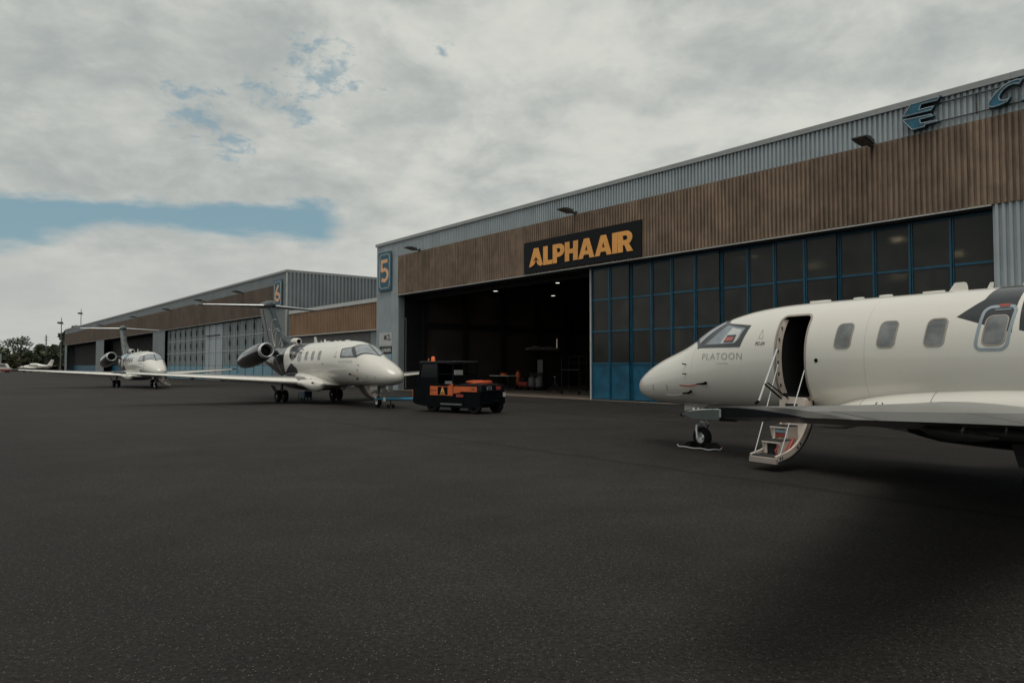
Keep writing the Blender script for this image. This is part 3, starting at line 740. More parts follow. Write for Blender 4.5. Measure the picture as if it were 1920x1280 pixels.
# flood lights on brackets above the doors
fl = thing('flood_light', '', 'flood light')
M_ = Matrix.Rotation(R(-10), 4, 'X')
hb = MB()
hb.loft([[M_ @ Vector(p) for p in ((-.22, 0, -.06), (.22, 0, -.06), (.22, 0, .10), (-.22, 0, .10))], [M_ @ Vector(p) for p in ((-.26, -.45, -.07), (.26, -.45, -.07), (.26, -.45, .07), (-.26, -.45, .07))], [M_ @ Vector(p) for p in ((-.24, -.78, -.07), (.24, -.78, -.07), (.24, -.78, -.03), (-.24, -.78, -.03))]])
hb.obj('housing', M_lampbody, fl)
gb = MB(); gb.box(-.2, .2, -.74, -.12, -.082, -.072, M=M_); gb.obj('lens', M_lampglass, fl, 0)
bb = MB(); bb.box(-.06, .06, .0, .34, -.05, .03); bb.box(-.1, .1, .34, .37, -.12, .1); bb.obj('bracket', M_lampbody, fl, 0)
spots = [(14.45, 9.62, 'flood light on the brown band, the one nearest the big blue letters'), (-.70, 9.73, 'flood light on the brown band just above the black ALPHAAIR board'), (-16.0, 9.72, 'flood light on the brown band beside the 5 board'),
         (-51.5, 9.6, 'flood light on the far hangar, nearest its 6 board'), (-65.5, 9.7, 'second flood light from the 6 board on the far hangar'), (-81.0, 9.55, 'third flood light from the 6 board on the far hangar'), (-102.0, 9.62, 'fourth flood light from the 6 board on the far hangar'), (-131.0, 9.6, 'farthest flood light on the far hangar roof band')]
for i, (s, z, lb) in enumerate(spots):
    o = fl if i == 0 else copy_tree(fl)
    o.location = F(s, -.42, z); o.rotation_euler = (0, 0, FA)
    if i > 2: o.scale = (1.15, 1.15, 1.15)
    tag(o, lb, 'flood light', 'flood lights along the hangar fronts')

# ------------------------------------------------------------------ inside the open bay
ilamp = thing('ceiling_lamp', '', 'lamp')
mb = MB().lathe([(.06, .5), (.10, .45), (.30, .12), (.34, 0)], 16); mb.obj('lamp_shade', M_lampbody, ilamp)
MB().lathe([(.0, .02), (.17, .02)], 16).obj('lit_lens', M_lit, ilamp)
MB().tube([(0, 0, .5), (0, 0, 1.3)], .015, 5).obj('hanger', M_lampbody, ilamp)
for i, (s, d, z, lb, gl) in enumerate([(-17.8, 8.0, 7.55, 'lit ceiling lamp in the open bay, the one farthest left', 0), (-16.9, 13.3, 7.45, 'lit ceiling lamp in the open bay, lower of the pair near the blue door', 0), (-15.3, 12.3, 8.28, 'lit ceiling lamp in the open bay, higher of the pair near the blue door', 0),
        (3.6, 9, 7.9, 'lit lamp glowing through the top pane of the fourth door panel from the edge', 1), (11.6, 9, 7.65, 'lit lamp glowing through a top pane near the end of the blue doors', 1), (12.6, 13.5, 7.3, 'lit lamp glowing through the last top panes of the blue doors', 1), (4.8, 14, 7.62, 'lit lamp glowing through a top pane in the middle of the blue doors', 1), (8.0, 18, 7.0, 'faint lamp glowing behind the second row of blue door panes', 1)]):
    o = ilamp if i == 0 else copy_tree(ilamp); o.location = F(s, d, z)
    tag(o, lb, 'lamp', 'ceiling lamps inside the near hangar')
    if gl:
        for c in kids(o):
            if c.name.startswith('lit_lens'):
                c.data = c.data.copy(); c.data.materials.clear(); c.data.materials.append(M_glow); c.scale = (1, 1, 1)


def at5(name, label, cat, s, d, z=0.012, rz=0, group=None): return thing(name, label, cat, F(s, d, z), FA + rz, group)


t = at5('work_bench', 'dark bench with a pale top inside the open bay behind the tractor', 'bench', -14.6, 6.2)
MB().box(-1.1, 1.1, -.4, .4, .98, 1.03).obj('bench_top', M_board, t, 0)
mb = MB(); [mb.box(x, x + .07, y, y + .07, 0, .98) for x in (-1.05, .98) for y in (-.36, .29)]; mb.obj('bench_leg', M_innerdark, t, 0)
MB().box(-1.0, .9, -.3, .3, .25, .29).obj('lower_shelf', M_innerdark, t, 0)
o = at5('toolbox', 'small red toolbox on the pale bench top inside the bay', 'toolbox', -14.4, 6.1, 1.043)
MB().box(-.24, .24, -.12, .12, 0, .17).obj('case', M_orange, o, 0); MB().tube([(-.12, 0, .17), (-.12, 0, .24), (.12, 0, .24), (.12, 0, .17)], .015, 6).obj('handle', M_innerdark, o)
t = at5('oxygen_trolley', 'upright orange cylinder trolley standing in the open bay', 'trolley', -14.1, 7.2)
MB().lathe([(0, .35), (.15, .37), (.17, .45), (.17, 1.15), (.12, 1.28), (.05, 1.33), (.05, 1.40), (0, 1.40)], 16).obj('cylinder', M_orange, t)
mb = MB(); mb.tube([(-.2, .15, .1), (-.2, .2, 1.3), (.2, .2, 1.3), (.2, .15, .1)], .02, 6); mb.box(-.22, .22, -.2, .2, .3, .34); mb.obj('trolley_frame', M_innerdark, t)
for x in (-.24, .24): MB().lathe([(0, -.03), (.13, -.03), (.13, .03), (0, .03)], 14, M=Matrix.Translation((x, .12, .13)) @ Matrix.Rotation(PI / 2, 4, 'Y')).obj('wheel', M_rubber, t)
t = at5('compressor', 'small red wheeled compressor on the bay floor', 'compressor', -13.0, 6.8)
mb = MB(); mb.tube([(-.5, 0, .42), (-.44, 0, .42), (.44, 0, .42), (.5, 0, .42)], [.1, .2, .2, .1], 14); mb.obj('tank', M_red, t)
MB().box(-.22, .2, -.16, .16, .6, .85).obj('motor', M_innerdark, t, 0); MB().box(-.38, -.26, -.14, .14, .0, .24).obj('foot', M_innerdark, t, 0)
for y in (-.2, .2): MB().lathe([(0, -.03), (.14, -.03), (.14, .03), (0, .03)], 14, M=Matrix.Translation((.32, y, .14)) @ Matrix.Rotation(PI / 2, 4, 'X')).obj('wheel', M_rubber, t)
t = at5('service_cart', 'grey service cart with two pale canisters on its deck in the bay', 'cart', -11.9, 7.0)
mb = MB(); mb.box(-.75, .75, -.4, .4, .22, .28); mb.tube([(-.72, 0, .28), (-.72, 0, 1.25), (.72, 0, 1.25), (.72, 0, .28)], .025, 6); mb.box(-.7, .7, -.02, .02, 1.0, 1.22); mb.obj('frame', M_innerdark, t, 0)
for x in (-.38, .38): MB().lathe([(0, .28), (.26, .28), (.28, .34), (.28, .82), (.2, .92), (.06, .95), (.06, 1.0), (0, 1.0)], 16, M=Matrix.Translation((x, 0, 0))).obj('canister', M_inkgrey, t)
for x in (-.55, .55):
    for y in (-.36, .36): MB().lathe([(0, -.03), (.11, -.03), (.11, .03), (0, .03)], 12, M=Matrix.Translation((x, y, .11)) @ Matrix.Rotation(PI / 2, 4, 'X')).obj('wheel', M_rubber, t)
t = at5('cabinet', 'tall pale locker against the side wall behind the service cart', 'cabinet', -12.5, 8.2)
MB().box(-.3, .3, -.25, .25, .06, 2.2).obj('case', M_innerdark, t, 0); MB().box(-.28, .28, -.27, -.25, .1, 2.16).obj('door', M_inkgrey, t, 0); MB().box(-.2, -.16, -.29, -.27, 1.0, 1.2).obj('handle', M_innerdark, t, 0)
t = at5('axle_stand', 'black tripod jack standing near the blue door edge', 'jack', -7.3, 4.6)
MB().tube([(0, 0, .35), (0, 0, 1.0)], .07, 10).obj('ram', M_innerdark, t); MB().lathe([(0, 1.0), (.1, 1.0), (.1, 1.05), (0, 1.05)], 12).obj('cradle', M_inkgrey, t)
for k in range(3): MB().tube([(0, 0, .75), (.45 * math.cos(k * 2.09), .45 * math.sin(k * 2.09), .03)], .035, 6).obj('leg', M_innerdark, t)
t = at5('work_platform', 'dark wheeled work platform with a rail near the blue door edge', 'platform', -5.2, 4.2)
mb = MB(); mb.box(-.8, .8, -.35, .35, 1.45, 1.52); mb.obj('deck', M_innerdark, t, 0)
mb = MB()
for x in (-.75, .75):
    for y in (-.32, .32): mb.tube([(x, y, .1), (x, y, 2.3)], .025, 6)
for z in (1.9, 2.3): mb.tube([(-.75, .32, z), (.75, .32, z)], .022, 6)
for k in range(4): mb.box(.8, 1.0 , -.3, .3, .3 + k * .32, .33 + k * .32)
mb.obj('frame', M_innerdark, t, 0)
for x in (-.75, .75): MB().lathe([(0, -.03), (.1, -.03), (.1, .03), (0, .03)], 12, M=Matrix.Translation((x, -.32, .1)) @ Matrix.Rotation(PI / 2, 4, 'X')).obj('wheel', M_rubber, t)
t = at5('wall_shelf', 'long shelf of boxes high on the side wall of the bay', 'shelf', -18.3, 13.4, 3.0, PI / 2)
MB().box(-1.8, 1.8, -.35, .35, 0, .06).obj('board', M_jetgrey, t, 0)
mb = MB(); [mb.box(-1.7 + k * .42, -1.35 + k * .42, -.28, .28, .06, .22 + .07 * (k % 3)) for k in range(8)]; mb.obj('stored_box', M_creamdk, t, 0)
t = at5('wall_light', 'upright lit tube light on the side wall deep in the bay', 'lamp', -17.0, 13.8, 3.2)
MB().box(-.1, .1, .02, .06, -.1, .9).obj('backing', M_innerdark, t, 0); MB().tube([(0, 0, 0), (0, 0, .75)], .05, 8).obj('lit_tube', M_tube, t)

# ------------------------------------------------------------------ business jets
def pchip(xs, ys):
    n = len(xs); h = [xs[i + 1] - xs[i] for i in range(n - 1)]; d = [(ys[i + 1] - ys[i]) / h[i] for i in range(n - 1)]
    m = [d[0]] + [0 if d[i - 1] * d[i] <= 0 else 2 * d[i - 1] * d[i] / (d[i - 1] + d[i]) for i in range(1, n - 1)] + [d[-1]]

    def f(x):
        x = min(max(x, xs[0]), xs[-1]); i = min(max(bisect.bisect_right(xs, x) - 1, 0), n - 2)
        t = (x - xs[i]) / h[i]; t2 = t * t; t3 = t2 * t
        return (2 * t3 - 3 * t2 + 1) * ys[i] + (t3 - 2 * t2 + t) * h[i] * m[i] + (-2 * t3 + 3 * t2) * ys[i + 1] + (t3 - t2) * h[i] * m[i + 1]
    return f


NX = .12     # the radome tip sits this far aft of the drawing datum


def prof(pts):
    f = pchip([math.sqrt(p[0]) for p in pts], [p[1] for p in pts])
    return lambda x: f(math.sqrt(max(x, 0))) if x > 2 else f(math.sqrt(max((x - NX) * 2 / (2 - NX), 0)))


FT = prof([(0, 1.25), (.06, 1.42), (.23, 1.55), (.83, 1.86), (1.81, 2.19), (2.63, 2.60), (3.04, 2.72), (3.66, 2.82), (4.3, 2.86), (5.5, 2.87), (9.5, 2.87), (11, 2.82), (12.5, 2.72), (14, 2.58), (15.2, 2.46)])
FBt = prof([(0, 1.25), (.05, 1.12), (.2, 1.03), (.66, .93), (1.61, .88), (2.5, .865), (4, .86), (6, .87), (9, .90), (10.5, 1.02), (12, 1.34), (13.5, 1.74), (15.2, 2.25)])
FW = prof([(0, 0), (.05, .18), (.2, .34), (.6, .51), (1.2, .65), (1.9, .76), (2.7, .86), (3.6, .925), (4.5, .945), (9.5, .945), (11, .86), (12.5, .64), (14, .38), (15.2, .10)])
FMz = prof([(0, 1.25), (.6, 1.30), (1.5, 1.42), (2.5, 1.60), (3.6, 1.78), (4.6, 1.86), (9.5, 1.87), (11, 1.93), (12.5, 2.05), (14, 2.2), (15.2, 2.36)])


def FY(x, z):
    zt, zb, w, zm = FT(x), FBt(x), FW(x), FMz(x); p = 2.15 if z > zm else 2.3
    r = (z - zm) / ((zt - zm) if z > zm else (zm - zb)); return w * max(0, 1 - abs(r) ** p) ** (1 / p)


def FZ(x, y):
    zt, w, zm = FT(x), FW(x), FMz(x); return zm + (zt - zm) * max(0, 1 - min(1, abs(y) / w) ** 2.15) ** (1 / 2.15)


def L(x, y, z): return Vector((-x, y, z))


def on_side(x, z, side, off):
    y = FY(x, z); e = .02
    gx = (FY(x + e, z) - FY(x - e, z)) / (2 * e); gz = (FY(x, z + e) - FY(x, z - e)) / (2 * e)
    n = Vector((-gx, 1, -gz)).normalized()
    return L(x + n.x * off, side * (y + n.y * off), z + n.z * off)


def dens(poly, n=None, step=.035):
    out = []
    for i in range(len(poly)):
        a, b = poly[i], poly[(i + 1) % len(poly)]
        n = max(1, math.ceil(math.hypot(b[0] - a[0], b[1] - a[1]) / step))
        out += [(a[0] + (b[0] - a[0]) * k / n, a[1] + (b[1] - a[1]) * k / n) for k in range(n)]
    return out


def scaled(poly, k, kz=None):
    cx = sum(p[0] for p in poly) / len(poly); cz = sum(p[1] for p in poly) / len(poly); kz = k if kz is None else kz
    return [(cx + (x - cx) * k, cz + (z - cz) * kz) for x, z in poly]


def inset(poly, d):
    n = len(poly); a = sum(poly[i][0] * poly[(i + 1) % n][1] - poly[(i + 1) % n][0] * poly[i][1] for i in range(n)); sg = 1 if a > 0 else -1; out = []
    for i in range(n):
        p, q, r = Vector(poly[i - 1]), Vector(poly[i]), Vector(poly[(i + 1) % n]); d1 = (q - p).normalized(); d2 = (r - q).normalized()
        n1 = Vector((-d1.y, d1.x)) * sg; n2 = Vector((-d2.y, d2.x)) * sg; nn = (n1 + n2).normalized(); k = d / max(.4, nn.dot(n1)); out.append((q.x + nn.x * k, q.y + nn.y * k))
    return out


def patch(poly, proj, off, rings=5):
    mb = MB(); poly = dens(poly)
    rs = [[proj(x, z, off) for x, z in scaled(poly, k)] for k in [1 - i / rings for i in range(rings)]]
    mb.loft(rs, caps=(False, True)); return mb


def ring(poly, width, proj, h, lift=0.002):
    poly = dens(poly); inn = inset(poly, width); mb = MB()
    mb.loft([[proj(x, z, -.01) for x, z in poly], [proj(x, z, h) for x, z in poly], [proj(x, z, h) for x, z in inn], [proj(x, z, -.01) for x, z in inn]], caps=(False, False)); return mb


def wing_section(x0, c, y, z, t, f0=0.0, f1=1.0, n=12, inc=0.0):
    """closed airfoil outline between chord fractions f0..f1"""
    up, lo = [], []
    for k in range(n + 1):
        u = f0 + (f1 - f0) * (.5 - .5 * math.cos(PI * k / n)); yt = 5 * t * (.2969 * math.sqrt(u) - .126 * u - .3516 * u * u + .2843 * u ** 3 - .1036 * u ** 4)
        cam_ = .02 * (1 - (2 * u - 1) ** 2)
        zz = z - inc * (u - .3) * c
        up.append(L(x0 + u * c, y, zz + c * (cam_ + yt))); lo.append(L(x0 + u * c, y, zz + c * (cam_ - yt * .85)))
    return up + lo[::-1][(0 if f1 < .999 else 1):(len(lo) if f0 > .001 else len(lo) - 1)]


def wing_geo(y):
    t = (abs(y) - .7) / 7.8; x0 = 6.25 + 3.1 * t; x1 = 9.55 + .66 * t
    return x0, x1 - x0, .93 + .52 * t, .145 - .055 * t


def build_jet():
    root = link('business_jet', None)
    side = lambda s: (lambda x, z, off: on_side(x, z, s, off))
    # ---- fuselage with a real doorway
    st = [NX + .0003, NX + .004, NX + .015, NX + .035, NX + .07, NX + .12, NX + .18, NX + .26, .48, .6, .75, 1.0, 1.25, 1.5, 1.75, 2.0, 2.2, 2.4, 2.6, 2.8, 3.0, 3.2, 3.45, 3.7, 4.0, 4.3, 4.7, 5.2, 5.7, 6.3, 7, 7.7, 8.4, 9.1, 9.6, 10, 10.4, 10.8, 11.2, 11.6, 12, 12.4, 12.8, 13.2, 13.6, 14, 14.4, 14.8, 15.2]
    rings = []; n = 56
    for x in st:
        zt, zb, w, zm = FT(x), FBt(x), FW(x), FMz(x); r = []
        for k in range(n):
            a = 2 * PI * k / n; ca, sa = math.cos(a), math.sin(a); p = 2.15 if sa > 0 else 2.3
            r.append(L(x, w * math.copysign(abs(ca) ** (2 / p), ca), zm + (zt - zm if sa > 0 else zm - zb) * math.copysign(abs(sa) ** (2 / p), sa)))
        rings.append(r)
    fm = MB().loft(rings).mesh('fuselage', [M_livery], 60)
    fo = link('fuselage', fm)
    dp = rrect(-4.97, -4.40, 1.18, 2.60, .10)
    cut = MB().loft([[Vector((x, -.55, z)) for x, z in dp], [Vector((x, 1.4, z)) for x, z in dp]]).mesh('cutter', [M_dark], 0)
    co = link('cutter', cut)
    md = fo.modifiers.new('doorway', 'BOOLEAN'); md.operation = 'DIFFERENCE'; md.object = co; md.solver = 'EXACT'; md.material_mode = 'TRANSFER'
    dg = bpy.context.evaluated_depsgraph_get(); dg.update()
    nm = bpy.data.meshes.new_from_object(fo.evaluated_get(dg)); nm.name = 'fuselage'
    bpy.data.objects.remove(fo); bpy.data.objects.remove(co)
    nm.set_sharp_from_angle(angle=R(35))
    link('fuselage', nm, root)
    # door surround
    dpoly = [(-x, z) for x, z in rrect(-5.0, -4.365, 1.15, 2.63, .12, 6)]
    ring(dens(dpoly, 2), .032, side(1), .006).obj('door_seal', M_creamdk, root, 40)
    # jamb strip on the forward edge, seen from the side
    jb = MB(); zz = [1.25 + .1 * k for k in range(14)]
    jb.loft([[L(4.44, FY(4.5, z) - .12, z) for z in zz], [L(4.405, FY(4.4, z) - .005, z) for z in zz]], closed=False); jb.obj('door_jamb', M_cream, root)
    jb = MB()
    for k in range(6): jb.box(-4.442, -4.415, FY(4.4, 1.4 + k * .2) - .04, FY(4.4, 1.4 + k * .2) - .03, 1.36 + k * .2, 1.42 + k * .2)
    jb.obj('door_latch', M_lampbody, root, 0)
    # ---- glazing
    for s in (1, -1):
        for xc in (5.66, 6.37, 7.075, 7.845, 8.62):
            dx = .06
            pl_ = [(x + (z - 2.21) * (.10 if True else 0), z) for x, z in rrect(xc - .145, xc + .145, 2.0, 2.42, .085, 5)]
            w_ = ring(pl_, .018, side(s), .007).obj('window', M_creamdk, root)
            patch(inset(pl_, .019), side(s), .004, 6).obj('pane', M_pane, w_)
        # cockpit side window
        fr = [(2.38, 2.085), (3.00, 2.56), (3.73, 2.48), (3.59, 2.08)]
        c_ = patch(fr, side(s), .005, 8).obj('cockpit_frame', M_frame, root)
        gl = dens([(2.63, 2.14), (3.09, 2.505), (3.62, 2.43), (3.55, 2.24), (3.46, 2.15)], 4)
        p_ = patch(gl, side(s), .011, 8).obj('pane', M_cockside if s > 0 else M_cockglass, c_)
        if s > 0:
            patch(dens([(3.08, 2.16), (3.28, 2.45), (3.56, 2.40), (3.50, 2.21), (3.44, 2.16)], 4), side(s), .013, 5).obj('sun_shade', M_shade, c_)
            patch(dens([(3.16, 2.17), (3.22, 2.31), (3.46, 2.31), (3.42, 2.17)], 3), side(s), .016, 4).obj('placard', M_frame, c_)
            patch(dens([(3.17, 2.20), (3.20, 2.27), (3.42, 2.27), (3.38, 2.20)], 3), side(s), .019, 3).obj('placard_stripe', M_redplac, c_)
    # windshield: two front panes in a dark frame
    def top(x, y, off):
        e = .02; zx = (FZ(x + e, y) - FZ(x - e, y)) / (2 * e); zy = (FZ(x, y + e) - FZ(x, y - e)) / (2 * e); nn = Vector((-zx, -zy, 1)).normalized()
        return L(x + nn.x * off, y + nn.y * off, FZ(x, y) + nn.z * off)

    def quad_patch(c0, c1, c2, c3, off, nu=10, nv=8):
        g_ = MB(); pts = []
        for i in range(nu + 1):
            for j in range(nv + 1):
                u, v_ = i / nu, j / nv
                a = [c0[k] * (1 - u) + c1[k] * u for k in (0, 1)]; b = [c3[k] * (1 - u) + c2[k] * u for k in (0, 1)]
                pts.append(top(a[0] * (1 - v_) + b[0] * v_, a[1] * (1 - v_) + b[1] * v_, off))
        g_.add(pts, [(i * (nv + 1) + j, (i + 1) * (nv + 1) + j, (i + 1) * (nv + 1) + j + 1, i * (nv + 1) + j + 1) for i in range(nu) for j in range(nv)])
        return g_
    for s in (1, -1):
        f_ = quad_patch((1.66, 0), (2.44, .735 * s), (3.08, .545 * s), (2.76, 0), .006).obj('windshield_frame', M_frame, root)
        quad_patch((1.78, .04 * s), (2.46, .68 * s), (2.97, .51 * s), (2.68, .04 * s), .012).obj('pane', M_cockglass, f_)
    # ---- emergency exit outline on the port side, with its red handle
    ex = [(x + (z - 2.25) * .12, z) for x, z in rrect(7.62, 8.05, 1.93, 2.56, .11, 6)]
    for s in (1, -1):
        e_ = ring(ex, .042, side(s), .004).obj('exit_outline', M_greyline, root)
        patch(rrect(7.84, 7.97, 2.53, 2.565, .015, 3), side(s), .014, 2).obj('exit_handle', M_red, e_)
        patch(rrect(7.80, 8.0, 2.485, 2.497, .005, 2), side(s), .006, 2).obj('exit_latch', M_greyline, e_)
    # ---- lettering
    def side_text(s_, txt, size, x0, x1, z, mt, sx=1.0, shear=0.0, bold=0.0, space=1.0):
        for sd2 in (1, -1):
            text_obj('lettering', txt, size, 0, mt, root, None, sx=sx, shear=shear * sd2, bold=bold, space=space,
                     post=lambda c: on_side((x0 + x1) / 2 + sd2 * c.x, z + c.y, sd2, .006))
    side_text(1, 'PLATOON', .185, 2.68, 3.61, 1.905, M_inkgrey, sx=1.12, shear=0.0, space=1.15, bold=-.0045)
    side_text(1, 'AVIATION', .045, 3.0, 3.35, 1.775, M_inkfaint, sx=1.15, space=1.3)
    side_text(1, 'PC-24', .085, 3.94, 4.15, 2.13, M_inkgrey, sx=.95, shear=.25, bold=.002)
    cr = [[(4.0, 2.22), (4.10, 2.22), (4.09, 2.28), (4.07, 2.33), (4.06, 2.38), (4.04, 2.38), (4.03, 2.33), (4.01, 2.28)]]
    for s in (1, -1): ring(dens(cr[0], 2), .008, side(s), .003).obj('crest', M_inkfaint, root)
    # ---- small fittings on the nose and flank
    for s in (1, -1):
        for (x, z) in ((2.13, 1.76), (2.16, 1.57)):
            mb = MB(); p = on_side(x, z, s, 0); nn = (on_side(x, z, s, .05) - p)
            mb.tube([p, p + nn * 1.2, p + nn * 1.2 + Vector((.03, 0, 0))], .013, 6); mb.obj('sensor', M_satin, root)
        for (x, z) in ((2.24, 1.22), (2.72, 1.40)):
            mb = MB(); p = on_side(x, z, s, 0); nn = (on_side(x, z, s, .05) - p)
            mb.tube([p, p + nn * 1.6, p + nn * 1.6 + Vector((.16, 0, -.01))], [.03, .025, .012], 8); pb = mb.obj('pitot_probe', M_satin, root)
            rb = MB(); q = p + nn * 1.6 + Vector((.12, 0, -.01)); rb.loft([[q + Vector((.5 * k / 6, .004 * math.sin(k), -.028 * k / 6 - .03 * math.sin(k * .5))) + Vector((0, 0, dz)) for dz in (-.014, .014)] for k in range(7)], closed=False)
            rb.obj('red_ribbon', M_creamdk if z < 1.3 else M_red, pb)
        for (x, z) in ((1.02, 1.26), (1.52, 1.28)): patch([(x - .008, z - .06), (x + .008, z - .06), (x + .008, z + .06), (x - .008, z + .06)], side(s), .004, 2).obj('panel_mark', M_inkgrey, root)
        patch([(5.19 + .035 * math.cos(k * PI / 6), 1.82 + .035 * math.sin(k * PI / 6)) for k in range(12)], side(s), .004, 2).obj('static_port', M_satin, root)
    for s in (1, -1):
        for x in (2.32, 6.02, 8.36): MB().tube([on_side(x, z, s, 0) for z in [FBt(x) + .05 + k * (FT(x) - FBt(x) - .1) / 24 for k in range(25)]], .0022, 4).obj('panel_seam', M_inkfaint, root)
    # ---- roof aerials
    for (x, h, c) in ((4.45, .04, .42), (5.3, .03, .18), (5.75, .035, .22), (6.45, .03, .34)):
        MB().loft([[L(x + c * (.5 - .5 * math.cos(PI * k / 6)), w_ * math.sin(PI * k / 6), FT(x) - .02 + hh) for k in range(7)] + [L(x + c * (.5 + .5 * math.cos(PI * k / 6)), -w_ * math.sin(PI * k / 6), FT(x) - .02 + hh) for k in range(1, 6)] for hh, w_ in ((0, .09), (.02 + h * .6, .085), (.02 + h, .05))]).obj('roof_antenna', M_white, root)
    def blade(x, c, h, sweep, nm_='blade_antenna'):
        MB().loft([[L(x + sweep * q + cc * u, .022 * (1 - q * .5) * w_, FT(x) - .03 + (h + .03) * q) for u, w_ in ((0, 0), (.3, 1), (1, .1), (1, -.1), (.3, -1))] for q, cc in ((0, c), (.55, c * .78), (.9, c * .6), (1, c * .45))]).obj(nm_, M_white, root)
    blade(6.82, .30, .13, .11); blade(7.36, .09, .09, .06); blade(7.80, .40, .28, .20)
    # ---- belly fairing
    tab = [(4.85, .35, .93, .86), (5.0, .62, 1.0, .83), (5.33, .83, 1.12, .78), (5.84, 1.0, 1.28, .75), (6.4, 1.06, 1.40, .70), (7.05, 1.10, 1.49, .57), (8.2, 1.12, 1.56, .54), (9.3, 1.09, 1.52, .58), (10.1, .95, 1.38, .74), (10.6, .74, 1.22, .88), (10.95, .45, 1.08, .98)]
    fw, ft, fb = pchip([r[0] for r in tab], [r[1] for r in tab]), pchip([r[0] for r in tab], [r[2] for r in tab]), pchip([r[0] for r in tab], [r[3] for r in tab]); rings = []
    for i in range(32):
        x = 4.85 + 6.1 * i / 31; zm = fb(x) + .42 * (ft(x) - fb(x)); r = []
        for k in range(36):
            a = 2 * PI * k / 36; ca, sa = math.cos(a), math.sin(a)
            r.append(L(x, fw(x) * math.copysign(abs(ca) ** .8, ca), zm + (ft(x) - zm if sa > 0 else zm - fb(x)) * math.copysign(abs(sa) ** .8, sa)))
        rings.append(r)
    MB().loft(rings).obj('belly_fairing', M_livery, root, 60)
    for s in (1, -1):
        def fpt(x, z, o=.003):
            zm = fb(x) + .42 * (ft(x) - fb(x)); r_ = (z - zm) / ((ft(x) - zm) if z > zm else (zm - fb(x))); return L(x, s * (fw(x) * max(0, 1 - abs(r_) ** 2.5) ** .4 + o), z)
        MB().tube([fpt(7.05, z, .0) for z in [.98 + .04 * k for k in range(11)]], .0045, 4).obj('panel_seam', M_inkgrey, root)
        MB().tube([fpt(5.95, z, .0) for z in [.98 + .04 * k for k in range(7)]], .003, 4).obj('panel_seam', M_inkgrey, root)
        for x in (6.22, 6.36): MB().tube([fpt(x, 1.12, .002), fpt(x + (.02 if x < 6.3 else -.03), 1.17, .002)], .009, 5).obj('panel_mark', M_satin, root)
        rr = []
        k_ = 1 if s < 0 else .62
        for x, w_, h_, zc in ((4.95, .03, .03, .93), (5.08, .15, .17, .86), (5.4, .24, .26, .84), (5.8, .29, .27, .86), (6.3, .34, .19, .94), (6.9, .36, .14, .96)):
            yc = 1.02 + .10 * (x - 4.95); rr.append([L(x, s * (yc + w_ * math.cos(2 * PI * k / 20)), zc + (1 - k_) * .12 + h_ * k_ * math.sin(2 * PI * k / 20)) for k in range(20)])
        MB().loft(rr).obj('wing_root_fairing', M_white, root, 60)
        patch([(5.4 + .16 * math.cos(k * PI / 8), .98 + .035 * math.sin(k * PI / 8)) for k in range(16)], lambda x, z, off: L(x, s * (1.32 + off), z), .0, 2).obj('air_slot', M_dark, root)
    # ---- wings
    ys = [.7, 1.2, 2, 3, 4, 5, 6, 7, 7.8, 8.05]
    for s in (1, -1):
        sec = lambda y, f0, f1: wing_section(*wing_geo(y)[:2], s * y, wing_geo(y)[2], wing_geo(y)[3], f0, f1, inc=-.04 * y / 8.5)
        wg = MB().loft([sec(y, 0, .735) for y in ys]).obj('wing', M_wing, root, 40)
        MB().loft([sec(y, .742, 1) for y in (1.05, 2, 3, 4, 5.2)]).obj('flap', M_wingtop, wg, 40)
        MB().loft([sec(y, .742, 1) for y in (5.23, 6, 7, 7.75)]).obj('aileron', M_wingtop, wg, 40)
        MB().loft([sec(y, .735, 1) for y in (7.78, 8.05)]).obj('trailing_edge', M_wingtop, wg, 40)
        rt = []
        for k in range(7):
            q = k / 6; y = 8.05 + .45 * math.sin(q * PI / 2); x0, c, z, t = wing_geo(y); kk = max(.02, math.cos(q * PI / 2)) ** .6
            rt.append(wing_section(x0 + c * .04 * q * q, c * (1 - .04 * q * q), s * y, z + .004 * q, t * (.82 + .18 * kk), inc=-.04))
        MB().loft(rt).obj('wing_tip', M_black, wg, 50)
        nv = []
        for k in range(7):
            q = k / 6; y = 8.16 + .36 * math.sin(q * PI / 2); x0, c, z, t = wing_geo(y); hh = .043 * (1 - .35 * q * q)
            us = [0, .002, .007, .015, .026, .04, .06, .085, .12, .16]
            up = [L(x0 + .035 + .27 * u / .16 + .03 * q * q, s * y, z - .004 + .10 * u + hh * math.sqrt(max(0, 1 - (1 - min(1, u / .11)) ** 2))) for u in us]
            dn = [L(x0 + .035 + .27 * u / .16 + .03 * q * q, s * y, z - .004 + .06 * u - hh * .8 * math.sqrt(max(0, 1 - (1 - min(1, u / .11)) ** 2))) for u in us[1:]]
            nv.append(up + dn[::-1])
        nl = MB().loft(nv).obj('navigation_light', M_navgreen, wg, 50)
        x0, c, z, t = wing_geo(8.45)
        mb = MB()
        for k in range(3): mb.tube([L(x0 + .16 + .035 * k, s * 8.50, z + .04), L(x0 + .20 + .035 * k, s * 8.515, z - .01)], .006, 5)
        mb.obj('lens_rib', M_board, nl)
        MB().box(-(x0 + .36), -(x0 + .29), min(s * 8.44, s * 8.515), max(s * 8.44, s * 8.515), z + .0, z + .045).obj('strobe_light', M_board, wg, 0)
        for y, ln in ((2.35, 1.0), (4.0, .85), (5.3, .6)):
            x0, c, z, t = wing_geo(y); xs = x0 + c * .55
            MB().loft([[L(xs + ln * u, s * (y + .075 * w_ * math.cos(2 * PI * k / 10)), z - .05 - .03 * u + .07 * w_ * math.sin(2 * PI * k / 10)) for k in range(10)] for u, w_ in ((0, .1), (.15, .7), (.4, 1), (.75, .75), (1, .1))]).obj('flap_fairing', M_wingtop, wg, 50)
